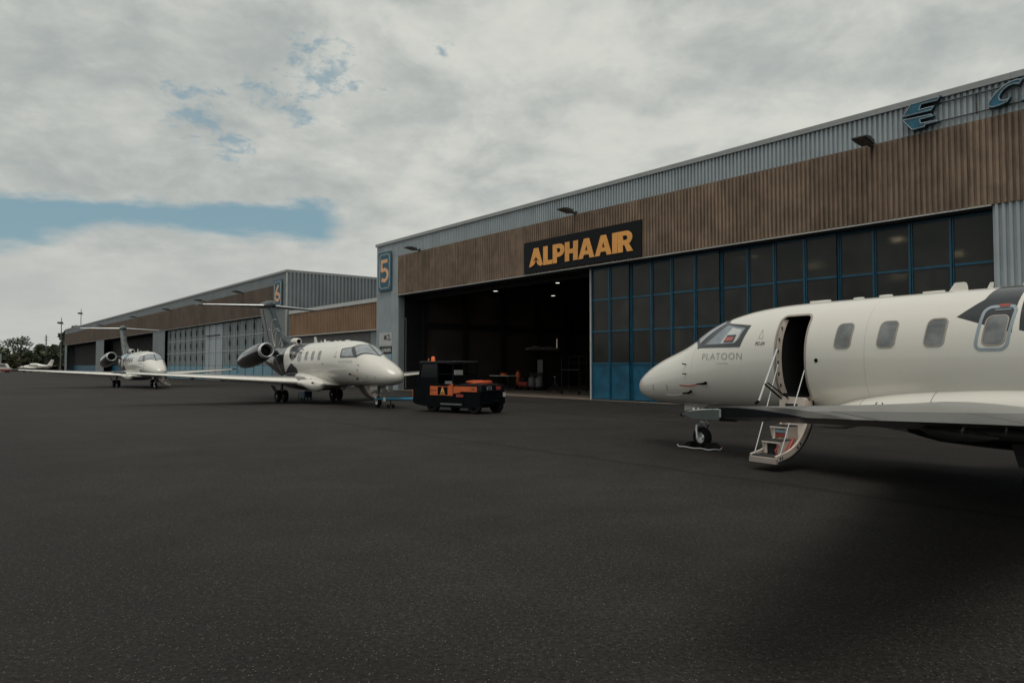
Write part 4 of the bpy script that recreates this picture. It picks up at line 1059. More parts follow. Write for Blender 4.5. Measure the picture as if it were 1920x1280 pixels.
        # polished leading edge
        MB().loft([[p + Vector((.004, 0, 0)) for p in wing_section(*wing_geo(y)[:2], s * y, wing_geo(y)[2], wing_geo(y)[3] * 1.02, 0, .10, n=8, inc=-.04 * y / 8.5)] for y in (1.5, 3, 5, 7, 8.03)]).obj('leading_edge', M_white, wg, 50)
    # ---- engines
    for s in (1, -1):
        yc = s * 1.50; zc = lambda x: 2.53 - .17 * max(0, x - 10.4)
        def circ(x, r, n_=28): return [L(x, yc + r * math.cos(2 * PI * k / n_), zc(x) + r * math.sin(2 * PI * k / n_)) for k in range(n_)]
        nc = MB().loft([circ(x, r) for x, r in ((10.58, .392), (10.75, .43), (11.1, .475), (11.6, .505), (12.2, .51), (12.8, .485), (13.3, .43), (13.65, .37), (13.66, .34), (13.4, .33))], caps=(False, False)).obj('engine_nacelle', M_nacelle, root, 50)
        MB().loft([circ(x, r) for x, r in ((10.60, .398), (10.50, .385), (10.42, .365), (10.39, .340), (10.40, .318), (10.45, .302), (10.55, .290), (10.65, .285))], caps=(False, False)).obj('intake_lip', M_alu, nc, 60)
        MB().loft([circ(x, r) for x, r in ((10.64, .286), (10.9, .29), (11.05, .29), (11.05, .0005))], caps=(False, False)).obj('intake_duct', M_dark, nc, 50)
        MB().loft([circ(x, r, 14) for x, r in ((10.84, .005), (10.9, .05), (11.04, .09))]).obj('fan_spinner', M_jetgrey, nc, 50)
        mb = MB()
        for k in range(20):
            a = 2 * PI * k / 20; mb.add([L(10.96 + .03 * e, yc + r * math.cos(a + e * .12), zc(10.96) + r * math.sin(a + e * .12)) for r, e in ((.08, -1), (.28, -1), (.28, 1), (.08, 1))], [(0, 1, 2, 3)])
        mb.obj('fan_blade', M_jetgrey, nc, 0)
        MB().loft([circ(x, r) for x, r in ((13.35, .26), (13.75, .16), (14.0, .03))]).obj('exhaust_cone', M_jetgrey, nc, 50)
        MB().loft([wing_section(10.95, 2.1, s * y, 2.42 + (y - .6) * .02, .10, n=8) for y in (.45, 1.15)]).obj('pylon', M_black, root, 40)
        if s < 0: pass
    # ---- fin, tailplane and their fairings
    MB().loft([[Vector((p.x, p.z, q)) for p in [L(q2[0], 0, q2[1]) for q2 in sec2]] for q, sec2 in
               [(z, [(x0 + (x1 - x0) * u, s_ * (x1 - x0) * .055 * w_) for u, w_, s_ in ((0, 0, 1), (.06, .65, 1), (.22, 1, 1), (.45, .9, 1), (.72, .5, 1), (1, .06, 1), (1, .06, -1), (.72, .5, -1), (.45, .9, -1), (.22, 1, -1), (.06, .65, -1))]) for z, x0, x1 in
                ((2.45, 11.1, 14.1), (2.9, 11.75, 14.38), (3.3, 12.1, 14.60), (3.7, 12.42, 14.83), (4.3, 12.92, 15.18), (4.95, 13.48, 15.55), (5.1, 13.6, 15.64))]]).obj('fin', M_finpaint, root, 50)
    rt = []
    for x, r, zc in ((10.02, .13, 2.97), (10.55, .19, 2.96), (10.8, .18, 2.99), (11.0, .14, 3.03), (11.5, .13, 3.12), (12.0, .12, 3.3), (12.4, .06, 3.55)):
        rt.append([L(x, r * math.cos(2 * PI * k / 16), zc + r * (1.0 if math.sin(2 * PI * k / 16) > 0 else 3.2) * math.sin(2 * PI * k / 16)) for k in range(16)])
    ds = MB().loft(rt[1:]).obj('dorsal_fairing', M_finpaint, root, 50)
    lip = [(10.62, .196), (10.3, .185), (10.06, .165), (10.01, .135), (10.05, .105), (10.2, .095), (10.3, .0005)]
    sc_ = MB().loft([[L(x, r * math.cos(2 * PI * k / 18), 2.98 + r * math.sin(2 * PI * k / 18)) for k in range(18)] for x, r in lip[:5]], caps=(False, False)).obj('dorsal_intake', M_white, ds, 50)
    MB().loft([[L(x, r * math.cos(2 * PI * k / 18), 2.98 + r * math.sin(2 * PI * k / 18)) for k in range(18)] for x, r in lip[4:]], caps=(False, False)).obj('intake_throat', M_dark, ds, 50)
    for s in (1, -1):
        MB().loft([wing_section(14.05 + 1.22 * (y / 3.42), 1.75 - .98 * (y / 3.42), s * y, 5.08 - .03 * (y / 3.42), .10, n=8) for y in (.05, .4, 1.2, 2.2, 3.1, 3.36, 3.42)]).obj('tailplane', M_taupe, root, 40)
        MB().loft([[p + Vector((.003, 0, 0)) for p in wing_section(14.05 + 1.22 * (y / 3.42), 1.75 - .98 * (y / 3.42), s * y, 5.08 - .03 * (y / 3.42), .104, 0, .05, n=5)] for y in (.3, 1.2, 2.2, 3.2)]).obj('tailplane_edge', M_alu, root, 40)
    MB().loft([[L(x, r * math.cos(2 * PI * k / 18), zc + h * math.sin(2 * PI * k / 18)) for k in range(18)] for x, r, h, zc in ((13.28, .01, .02, 5.08), (13.34, .07, .10, 5.08), (13.5, .13, .18, 5.10), (13.9, .175, .23, 5.12), (14.5, .18, .22, 5.14), (15.2, .15, .17, 5.14), (15.9, .08, .09, 5.15), (16.3, .01, .02, 5.17))]).obj('tail_bullet', M_finpaint, root, 50)
    # rudder hinge line and pale livery arcs on the fin
    for s in (1, -1):
        def fin_pt(x, z):
            zs = [2.45, 2.9, 3.3, 3.7, 4.3, 4.95, 5.1]; a = [11.1, 11.75, 12.1, 12.42, 12.92, 13.48, 13.6]; b = [14.1, 14.38, 14.6, 14.83, 15.18, 15.55, 15.64]
            k = min(max(bisect.bisect_right(zs, z) - 1, 0), 5); t_ = (z - zs[k]) / (zs[k + 1] - zs[k]); x0 = a[k] + (a[k + 1] - a[k]) * t_; x1 = b[k] + (b[k + 1] - b[k]) * t_
            u = min(max((x - x0) / (x1 - x0), 0), 1); us = [0, .06, .22, .45, .72, 1]; ws = [0, .65, 1, .9, .5, .06]; j = min(max(bisect.bisect_right(us, u) - 1, 0), 4)
            w_ = ws[j] + (ws[j + 1] - ws[j]) * (u - us[j]) / (us[j + 1] - us[j]); return L(x, s * ((x1 - x0) * .055 * w_ + .004), z)
        MB().tube([fin_pt(13.75 + (z - 2.7) * .52, z) for z in [2.7 + .2 * k for k in range(12)]], .012, 5).obj('rudder_hinge_line', M_satin, root)
        for pts in ([(12.95, 4.25), (13.15, 4.25), (13.35, 4.05), (13.35, 3.6), (13.2, 3.2), (12.9, 2.75)], [(12.55, 3.72), (12.75, 3.73), (13.0, 3.6), (13.2, 3.4)], [(12.42, 3.60), (12.6, 3.62), (12.75, 3.4), (12.8, 3.05), (12.78, 2.75)], [(13.2, 3.2), (13.0, 2.95), (12.85, 2.75)], [(12.15, 3.25), (12.2, 3.0), (12.3, 2.78)], [(12.0, 3.05), (11.95, 2.85), (11.9, 2.75)]):
            fx = pchip(list(range(len(pts))), [p[0] for p in pts]); fz = pchip(list(range(len(pts))), [p[1] for p in pts]); m_ = (len(pts) - 1) * 5
            MB().tube([fin_pt(fx(k / 5), fz(k / 5)) for k in range(m_ + 1)], .024, 5).obj('livery_line', M_signline, root)
        p = fin_pt(13.75, 3.72); MB().box(p.x - .11, p.x + .11, p.y - .004, p.y + .004, p.z - .05, p.z + .10).obj('flag_patch', M_redplac, root, 0)
        MB().box(p.x - .10, p.x + .10, p.y - .006, p.y + .006, p.z - .03, p.z + .03).obj('flag_cross', M_board, root, 0)
    # ---- landing gear
    def wheel(parent, c, r, w_, hub=True):
        Mx = Matrix.Translation(c) @ Matrix.Rotation(PI / 2, 4, 'X'); h = w_ / 2
        MB().lathe([(r * .52, -h * .9), (r * .75, -h), (r * .93, -h * .8), (r, -h * .35), (r, h * .35), (r * .93, h * .8), (r * .75, h), (r * .52, h * .9)], 28, M=Mx).obj('tyre', M_rubber, parent, 50)
        MB().lathe([(0, -h * .55), (r * .2, -h * .7), (r * .34, -h * .35), (r * .46, -h * .6), (r * .54, -h * .92), (r * .54, h * .92), (r * .46, h * .6), (r * .34, h * .35), (r * .2, h * .7), (0, h * .55)], 24, M=Mx).obj('rim', M_alu if hub else M_lampbody, parent, 40)
    ng = link('nose_gear', None, root, Matrix.Translation(L(1.86, 0, 0)))
    MB().tube([(.10, 0, 1.0), (.04, 0, .62), (.03, 0, .47)], [.06, .05, .045], 10).obj('strut', M_jetgrey, ng)
    fk = MB()
    for y in (-.12, .12): fk.tube([(.03, 0, .50), (.05, y * .9, .47), (.05, y, .40), (.02, y * 1.05, .22), (0, y, .21)], .028, 8)
    fk.obj('fork', M_alu, ng); wheel(ng, (0, 0, .22), .22, .16)
    mb = MB().tube([(.02, 0, .72), (-.18, 0, .50), (-.12, 0, .42)], .022, 6); mb.obj('torque_link', M_jetgrey, ng)
    MB().tube([(-.02, 0, .56), (-.02, .0, .53)], .06, 10).obj('taxi_light', M_board, ng)
    for y in (-.2, .2): MB().box(-.30, .30, y - .01, y + .01, .74, .90).obj('nose_gear_door', M_white, ng, 0)
    for s in (1, -1):
        mg = link('main_gear', None, root, Matrix.Translation(L(8.70, s * 1.42, 0)))
        MB().tube([(.05, 0, 1.0), (.0, 0, .30)], [.08, .065], 12).obj('strut', M_jetgrey, mg)
        MB().tube([(-.5, -s * .2, .92), (-.03, 0, .45)], .035, 8).obj('drag_brace', M_jetgrey, mg)
        MB().tube([(0, -.24, .29), (0, .24, .29)], .04, 8).obj('axle', M_alu, mg)
        for y in (-.17, .17): wheel(mg, (0, y, .29), .29, .20, False)
        MB().box(-.20, .18, -.012, .012, -.18, .16, M=Matrix.Translation((.1, s * .40, .66)) @ Matrix.Rotation(s * R(-32), 4, 'X')).obj('gear_door', M_wingtop, mg, 0)
    # ---- lowered airstair door (port side)
    sd2 = link('airstair_door', None, root)
    x0, x1 = 4.42, 4.96
    ctl = [(1.66, .13), (1.59, .145), (1.38, .185), (1.1, .31), (.87, .51), (.75, .70), (.67, .92), (.69, 1.14)]
    cy, cz = pchip(list(range(8)), [p[0] for p in ctl]), pchip(list(range(8)), [p[1] for p in ctl])
    oc = [(cy(k / 3), cz(k / 3)) for k in range(22)]
    def off(d):
        out = []
        for k in range(22):
            p0, p1 = oc[max(k - 1, 0)], oc[min(k + 1, 21)]; t_ = Vector((p1[0] - p0[0], p1[1] - p0[1])).normalized(); out.append((oc[k][0] + t_.y * d, oc[k][1] - t_.x * d))
        return out
    ic, w2 = off(.05), off(.13)
    MB().loft([[L(x, y, z) for y, z in oc] + [L(x, y, z) for y, z in ic[::-1]] for x in (x0, x1)]).obj('door_skin', M_creamdk, sd2, 30)
    MB().loft([[L(x, y, z) for y, z in off(.053)] + [L(x, y, z) for y, z in off(.06)[::-1]] for x in (x0 + .045, x1 - .05)]).obj('inner_lining', M_cream, sd2, 30)
    for xx in (x0 + .004, x1 - .045):
        MB().loft([[L(xx + e, y, z) for y, z in oc] + [L(xx + e, y, z) for y, z in w2[::-1]] for e in (0, .041)]).obj('side_panel', M_cream, sd2, 30)
    MB().tube([L(x1 + .010, y, z) for y, z in off(.02)], .010, 6).obj('edge_seal', M_satin, sd2)
    for k in (3, 4, 9, 10): MB().box(-(x1 + .004), -(x1 - .002), off(.075)[k][0] - .012, off(.075)[k][0] + .012, off(.075)[k][1] - .02, off(.075)[k][1] + .02).obj('edge_catch', M_satin, sd2, 0)
    MB().box(-(x1 - .002), -(x0 + .002), 1.655, 1.70, .13, .215).obj('door_lip', M_creamdk, sd2, 0)
    xa, xb = -(x1 - .10), -(x0 + .07)
    for (ya, yb, zb_, zt_) in ((1.40, 1.69, .17, .235), (1.21, 1.46, .26, .475), (.99, 1.24, .52, .71)):
        wa, wb = (xa, xb) if zb_ > .2 else (-(x1 - .05), -(x0 + .05))
        st_ = link('step', None, sd2)
        MB().box(wa, wb, ya, yb + .004, zt_, zt_ + .016).obj('tread', M_tread, st_, 0)
        for w_ in (wa, wb - .035): MB().loft([[L(-(w_ + e), y, z) for y, z in ((ya, zb_ + .02), (yb - .05, zb_), (yb, zt_), (ya, zt_))] for e in (0, .035)]).obj('step_side', M_cream, st_, 0)
        MB().box(wa, wb, yb - .02, yb, zt_ - .035, zt_).obj('step_front', M_cream, st_, 0)
        if zb_ > .2:
            MB().box(wa + .035, wb - .035, yb - .055, yb - .045, zb_, zt_ - .036).obj('stowage_recess', M_dark, st_, 0)
            MB().box(wa + .036, wa + .085, yb - .044, yb - .030, zb_, zt_ - .036).obj('recess_jamb', M_cream, st_, 0)
            MB().box(wb - .085, wb - .036, yb - .044, yb - .030, zb_, zt_ - .036).obj('recess_jamb', M_cream, st_, 0)
            if zb_ > .4:
                MB().box(wa + .09, wb - .09, yb - .043, yb - .034, .53, .59).obj('red_cover', M_red, st_, 0)
                MB().box(wa + .09, wb - .09, yb - .043, yb - .034, .60, .655).obj('blue_pouch', M_boardblue, st_, 0)
    rb = MB(); rb.loft([[L(x1 - .19 + .02 * math.sin(k * 1.1), 1.452 + .004 * k, .42 - .022 * k), L(x1 - .15 + .02 * math.sin(k * 1.1), 1.456 + .004 * k, .42 - .022 * k)] for k in range(8)], closed=False); rb.obj('red_ribbon', M_red, sd2)
    rb = MB(); rb.tube([L(x1 - .085, 1.12, .52), L(x1 - .07, 1.2, .45), L(x1 - .07, 1.28, .36), L(x1 - .08, 1.36, .29)], [.015, .03, .03, .012], 8); rb.obj('red_strap', M_red, sd2)
    MB().loft([[L(x, yy, zz) for x, zz in rrect(x0 + .02, x1 - .02, .92, 1.19, .06, 5)] for yy in (.80, .90)]).obj('sill_panel', M_cream, sd2, 30)
    MB().box(-(x1 - .16), -(x0 + .14), .90, .905, .97, 1.08).obj('sill_recess', M_dark, sd2, 0)
    MB().tube([L(4.46, .97, 2.02), L(4.40, 1.40, 1.13)], .017, 8).obj('handrail', M_steelrod, sd2)
    MB().tube([L(4.40, 1.40, 1.13), L(4.36, 1.45, 1.08)], .024, 8).obj('rail_end', M_satin, sd2)
    MB().tube([L(4.44, .92, 1.76), L(4.47, 1.62, .26)], .009, 6).obj('stay_cable', M_steelrod, sd2)
    MB().tube([L(4.955, .92, 1.66), L(4.93, 1.56, .27)], .009, 6).obj('stay_cable', M_steelrod, sd2)
    mb = MB(); mb.tube([L(4.43, 1.28, 1.42), L(4.52, .95, 1.16)], .015, 6); mb.tube([L(4.44, 1.22, 1.44), L(4.62, .90, 1.17)], .012, 6); mb.obj('hinge_arm', M_satin, sd2)
    return root


jet = build_jet()
JETS = [((3.027, 16.64), 122.857, 'nearest white business jet, its airstair lowered, tail cut off by the picture edge'),
        ((-4.447, 28.426), -50.181, 'middle white business jet hitched to the orange and black tractor by a blue tow bar'),
        ((-25.943, 52.539), -50.704, 'farthest white business jet parked before the dark bays of the far hangar')]
jets = [jet, copy_tree(jet), copy_tree(jet)]
for o, ((x, y), a, lb) in zip(jets, JETS):
    o.location = (x, y, 0); o.rotation_euler = (0, 0, R(a)); tag(o, lb, 'jet', 'business jets parked on the apron')


def jw(i, x, y, z=0.0):
    (ox, oy), a, _ = JETS[i]; c, s = math.cos(R(a)), math.sin(R(a)); return Vector((ox - x * c - y * s, oy - x * s + y * c, z))


# chocks and line at the near nose wheel
a0 = R(JETS[0][1])
for k, (dx, lb) in enumerate(((.30, 'black wheel chock ahead of the near jet nose wheel'), (-.30, 'black wheel chock behind the near jet nose wheel'))):
    o = thing('wheel_chock', lb, 'wheel chock', jw(0, 1.86 - dx, 0), a0, 'wheel chocks at the near jet')
    sgn = 1 if dx > 0 else -1
    MB().loft([[(sgn * u, y, z) for u, z in ((-.12, 0), (.12, 0), (.10, .03), (-.04, .12), (-.10, .12))] for y in (-.15, .15)]).obj('block', M_rubber, o, 0)
    MB().box(-.10, .10, -.165, -.152, .01, .05).obj('stripe', M_orange, o, 0)
rp = MB(); pts = [(3.62, 15.55), (3.58, 15.30), (3.66, 15.05), (3.85, 14.85), (3.98, 14.62), (4.12, 14.55), (4.28, 14.62), (4.36, 14.80)]
fx, fy = pchip(list(range(8)), [p[0] for p in pts]), pchip(list(range(8)), [p[1] for p in pts])
rp.tube([(fx(k / 4), fy(k / 4), .018 + .008 * math.sin(k)) for k in range(29)], .014, 6)
tag(rp.obj('rope', M_board, None), 'thin white line lying round the near nose wheel chocks', 'rope')

# ------------------------------------------------------------------ tow bar
f_end = jw(1, 1.86, 0, .23)
TU = Vector((-.96, 25.99, 0)); TA = R(142.3)
tug_front = TU + Matrix.Rotation(TA, 3, 'Z') @ Vector((3.06, .15, .44))
tb = thing('tow_bar', 'blue tow bar linking the middle jet nose wheel to the tractor', 'tow bar', ((f_end + tug_front) / 2).xy.to_3d())
o_ = tb.location.copy(); q0 = f_end - o_ + Vector((0, 0, .12)); q1 = tug_front - o_; dd = (q1 - q0).normalized(); lat = Vector((-dd.y, dd.x, 0))
MB().tube([q0 + dd * .55, q1 - dd * .12], .062, 12).obj('tube', M_towblue, tb)
mb = MB(); mb.tube([q0 + dd * .6, q0 + dd * .25 + lat * .16, q0 + lat * .16], .04, 8); mb.tube([q0 + dd * .6, q0 + dd * .25 - lat * .16, q0 - lat * .16], .04, 8); mb.obj('head', M_towblue, tb)
MB().tube([q1 - dd * .14, q1], .075, 10).obj('coupling_eye', M_alu, tb)
MB().box(-.05, .05, -.13, .13, -.09, .06, M=Matrix.Translation(q0 + dd * .5)).obj('shear_block', M_alu, tb, 0)
for k in (-1, 1):
    c = q0 + dd * .9 + lat * .12 * k; c.z = .08
    MB().lathe([(0, -.025), (.08, -.025), (.08, .025), (0, .025)], 14, M=Matrix.Translation(c) @ dd.to_track_quat('X', 'Z').to_matrix().to_4x4() @ Matrix.Rotation(PI / 2, 4, 'X')).obj('wheel', M_rubber, tb)
mb = MB(); mb.tube([q0 + dd * .9, Vector((q0 + dd * .9).xy.to_3d()) + Vector((0, 0, .1))], .025, 6); mb.obj('wheel_leg', M_satin, tb)

# ------------------------------------------------------------------ tow tractor (local x forward to the jet, y to its left: the side seen)
T = thing('tow_tractor', 'black and orange aircraft tow tractor with a glazed cab and an amber beacon', 'tow tractor', TU, TA)
W2 = .72
hull = [(-.33, .36), (-.33, .80), (.93, .80), (.95, 1.02), (1.0, 1.06), (2.55, 1.06), (2.98, .98), (3.04, .80), (3.04, .34), (2.85, .27), (2.42, .22), (1.7, .20), (.35, .20), (-.12, .22)]
MB().loft([[(x, y, z) for x, z in hull] for y in (-W2, W2)]).obj('body', M_satin, T, 0)
dk = MB(); dk.loft([[(x * k_ + .31 * (1 - k_), y, z) for x, y in rrect(-.35, .95, -W2 - .01, W2 + .01, .12)] for z, k_ in ((.80, 1), (1.02, 1), (1.05, .97))]); dk.obj('rear_deck', M_black, T, 30)
MB().box(-.2, .8, -.5, .5, 1.05, 1.075).obj('deck_plate', M_tread, T, 0)
for s in (1, -1):
    pan = [(.97, .64), (2.12, .64), (2.12, .98), (1.22, .98), (.97, 1.09)]
    MB().loft([[(x, s * y, z) for x, z in pan] for y in (W2 - .02, W2 + .014)]).obj('side_panel', M_orange, T, 0)
    pan = [(-.20, .80), (.52, .80), (.62, .76), (.93, .72), (.93, .985), (-.20, .985)]
    MB().loft([[(x, s * y, z) for x, z in pan] for y in (W2 - .02, W2 + .024)]).obj('side_panel', M_orange, T, 0)
    MB().box(.45, .80, min(s * W2, s * (W2 + .016)), max(s * W2, s * (W2 + .016)), .60, .70).obj('step_plate', M_red, T, 0)
    lg = MB().box(1.22, 1.72, min(s * W2, s * (W2 + .020)), max(s * W2, s * (W2 + .020)), .665, .955).obj('logo_plate', M_satin, T, 0)
    Ml = Matrix.Translation((1.47, s * (W2 + .024), .835)) @ Matrix.Rotation(PI if s > 0 else 0, 4, 'Z') @ Matrix.Rotation(PI / 2, 4, 'X')
    shape2d('logo_letter', [[((x - .48) * .20, (y - .5) * .19) for x, y in p] for p in GL['A'][0]], .006, M_amber, lg, Ml)
    text_obj('logo_lettering', 'ALPHAAIR', .055, .004, M_amber, lg, Matrix.Translation((1.47, s * (W2 + .024), .70)) @ Matrix.Rotation(PI if s > 0 else 0, 4, 'Z') @ Matrix.Rotation(PI / 2, 4, 'X'), bold=.002)
    mk = MB(); [mk.box(1.79 + .045 * k, 1.79 + .045 * k + .03, min(s * W2, s * (W2 + .018)), max(s * W2, s * (W2 + .018)), .80, .835) for k in range(7)]; mk.obj('small_print', M_ink, T, 0)
    for k in (0, 1): MB().box(-.08 + .075 * k, -.03 + .075 * k, min(s * W2, s * (W2 + .028)), max(s * W2, s * (W2 + .028)), .86, .92).obj('dark_mark', M_ink, T, 0)
# cab: pillars, roof, glass
for s in (1, -1):
    for (xb, xt) in ((2.84, 2.62), (1.78, 1.78), (1.02, 1.02)):
        MB().tube([(xb, s * (W2 - .05), 1.03), (xt, s * (W2 - .07), 1.84)], .038, 6).obj('cab_pillar', M_satin, T)
    MB().loft([[(x, s * y, z) for x, z in ((1.82, 1.10), (2.78, 1.10), (2.60, 1.80), (1.82, 1.80))] for y in (W2 - .07, W2 - .06)]).obj('side_window', M_cabglass, T, 0)
    MB().loft([[(x, s * y, z) for x, z in ((1.72, 1.30), (2.80, 1.30), (2.78, 1.04), (1.72, 1.04))] for y in (W2 - .05, W2 - .03)]).obj('cab_door', M_satin, T, 0)
    MB().tube([(1.06, s * (W2 - .06), 1.42), (1.74, s * (W2 - .06), 1.42)], .02, 6).obj('guard_rail', M_satin, T)
rf = MB(); rf.loft([[(x * k_ + 1.84 * (1 - k_), y * k_, z) for x, y in rrect(.92, 2.74, -W2, W2, .10)] for z, k_ in ((1.83, 1), (1.885, 1), (1.91, .96))]); rf.obj('cab_roof', M_black, T, 30)
MB().loft([[(2.86, y, 1.06), (2.64, y, 1.82)] for y in (-W2 + .08, W2 - .08)], closed=False).obj('windscreen', M_cabglass, T, 0)
MB().box(1.0, 1.03, -W2 + .08, W2 - .08, 1.06, 1.40).obj('rear_bulkhead', M_satin, T, 0)
se = link('seat', None, T, Matrix.Translation((1.45, .1, 0)))
MB().box(-.2, .28, -.24, .24, 1.06, 1.16).obj('cushion', M_board, se, 0); MB().loft([[(x, y, z) for x, y in rrect(-.24, -.12, -.23, .23, .05)] for z in (1.12, 1.58)]).obj('backrest', M_board, se, 30)
MB().lathe([(.17, -.012), (.18, 0), (.17, .012), (.16, 0), (.17, -.012)], 18, M=Matrix.Translation((2.3, .1, 1.32)) @ Matrix.Rotation(R(-55), 4, 'Y')).obj('steering_wheel', M_satin, T)
bc = MB().lathe([(.085, 0), (.085, .03), (.07, .04), (.075, .13), (.06, .175), (0, .19)], 16, M=Matrix.Translation((2.30, .38, 1.905))).obj('beacon', M_beacon, T)
MB().tube([(2.52, .40, 1.9), (2.52, .40, 2.02)], .03, 8).obj('marker_light', M_orange, T)
MB().box(3.04, 3.075, W2 - .20, W2 - .02, .52, .82).obj('front_marker', M_beacon, T, 0); MB().box(3.04, 3.075, -W2 + .02, -W2 + .20, .52, .82).obj('front_marker', M_beacon, T, 0)
for y in (-.42, .12): MB().box(-.375, -.345, y, y + .26, .86, .99).obj('rear_lamp', M_lampglass if y > 0 else M_red, T, 0)
mb = MB(); [mb.box(-.385, -.375, .12 + a, .12 + a + .02, .86, .99) for a in (0, .24)]; mb.box(-.385, -.375, .12, .38, .98, .995); mb.obj('lamp_bezel', M_greyline, T, 0)
MB().tube([(-.33, -.1, .45), (-.52, -.1, .45)], .05, 8).obj('tow_hook', M_satin, T)
MB().box(-.42, -.35, -.64, -.56, .6, .76).obj('pale_plate', M_board, T, 0)
for x in (0, 2.05):
    for s in (1, -1):
        w_ = link('wheel', None, T, Matrix.Translation((x, s * (W2 - .105), .28)))
        MB().lathe([(.15, -.09), (.24, -.10), (.29, -.07), (.30, -.03), (.30, .03), (.29, .07), (.24, .10), (.15, .09)], 24, M=Matrix.Rotation(PI / 2, 4, 'X')).obj('tyre', M_rubber, w_, 50)
        MB().lathe([(0, -.05), (.08, -.06), (.14, -.03), (.16, -.085), (.16, .085), (.14, .03), (.08, .06), (0, .05)], 20, M=Matrix.Rotation(PI / 2, 4, 'X')).obj('rim', M_satin, w_, 40)
MB().box(.5, 1.55, W2 - .03, W2 + .05, .30, .36).obj('running_board', M_jetgrey, T, 0)
# orange strap heaped on the deck
sp_ = MB(); pts = []
for k in range(90):
    a = k * .42; rx, ry = .46 + .06 * math.sin(k * .37), .42 + .05 * math.cos(k * .53)
    pts.append(Vector((.33 + rx * math.cos(a), ry * math.sin(a), 1.105 + .03 * math.sin(k * .71) + .0006 * k)))
sp_.tube(pts, .024, 6)
so = sp_.mesh('hose', M_strap, 60); hs = link('hose', so); hs.matrix_world = Matrix.Translation(TU) @ Matrix.Rotation(TA, 4, 'Z')
tag(hs, 'coiled orange strap heaped on the rear deck of the tractor', 'strap')

# ------------------------------------------------------------------ blue ground unit between the main wheels of the middle jet
p = Vector((-10.62, 36.6, 0))
t = thing('ground_power_cart', 'small blue ground cart with a black hose under the middle jet', 'cart', p, R(-50)); t.scale = (.52, .6, .8)
MB().loft([[(x, y, z) for x, y in rrect(-.55, .55, -.36, .36, .08)] for z in (.14, .50)]).obj('case', M_bluecart, t, 30)
MB().loft([[(x * k_, y * k_, z) for x, y in rrect(-.5, .5, -.32, .32, .08)] for z, k_ in ((.50, 1), (.56, .9))]).obj('lid', M_bluecart, t, 30)
MB().box(-.3, .3, -.372, -.36, .24, .42).obj('panel', M_signblue, t, 0)
for x in (-.36, .36):
    for y in (-.3, .3): MB().lathe([(0, -.03), (.11, -.03), (.11, .03), (0, .03)], 14, M=Matrix.Translation((x, y, .11)) @ Matrix.Rotation(PI / 2, 4, 'X')).obj('wheel', M_rubber, t)
MB().tube([(-.55, -.2, .40), (-.80, -.25, .48), (-.98, -.3, .34), (-.95, -.32, .10), (-.7, -.4, .03), (-.3, -.6, .03)], .022, 8).obj('hose', M_rubber, t)
MB().tube([(.55, 0, .3), (.95, 0, .5)], .02, 6).obj('handle', M_satin, t)

# low pale rail near the corner under the small boards
t = thing('low_rail', 'low pale metal rail on the ground beyond the middle jet nose', 'rail', F(-18.0, -2.0), FA)
mb = MB()
for z in (.18, .46): mb.tube([(-1.6, 0, z), (1.6, 0, z)], .03, 6)
mb.obj('rail_tube', M_trim, t)
for x in (-1.5, -.5, .5, 1.5): MB().box(x - .03, x + .03, -.18, .18, 0, .46).obj('post', M_trim, t, 0)

# ------------------------------------------------------------------ far left: masts, light aircraft, van, trees
def mast(px_x, y, h, lb, heads=True, lattice=False):
    t = thing('light_mast' if not lattice else 'radio_mast', lb, 'mast', (px_x, y, 0))
    if lattice:
        mb = MB()
        for k in range(3): mb.tube([(.5 * math.cos(k * 2.09), .5 * math.sin(k * 2.09), 0), (.12 * math.cos(k * 2.09), .12 * math.sin(k * 2.09), h)], .06, 5)
        for j in range(14): mb.tube([(.5 * (1 - j / 18), 0, j * h / 14), (-.3 * (1 - j / 18), .3, (j + 1) * h / 14)], .04, 4)
        mb.obj('lattice', M_mast, t)
        for z in (.86, .93): MB().tube([(-.7, 0, h * z), (.7, 0, h * z)], .06, 5).obj('cross_arm', M_mast, t)
        return
    MB().tube([(0, 0, 0), (0, 0, h * .5), (0, 0, h)], [.16, .12, .08], 8).obj('pole', M_mast, t)
    MB().box(-.5, .6, -.06, .06, h - 1.55, h - 1.45).obj('cross_arm', M_mast, t, 0)
    for x in (-.55, .1): MB().box(x - .32, x + .2, -.25, .2, h - 1.4, h - 1.0, M=Matrix.Translation((0, 0, 0))).obj('flood_head', M_lampbody, t, 0)


def gx(px, y): return (px - 960) / 1328 * y


mast(gx(114, 170), 170, 13.3, 'grey light mast standing clear at the end of the far hangar, left of the two')
mast(gx(150.5, 205), 205, 18.2, 'grey light mast rising from behind the far hangar roof, right of the two')
mast(gx(86, 230), 230, 11.8, 'thin lattice radio mast among the trees', lattice=True)
t = thing('marker_post', 'thin pale post at the left edge before the trees', 'post', (gx(1.8, 200), 200, 0)); MB().tube([(0, 0, 0), (0, 0, 5.2)], .10, 6).obj('pole', M_white_trim, t)

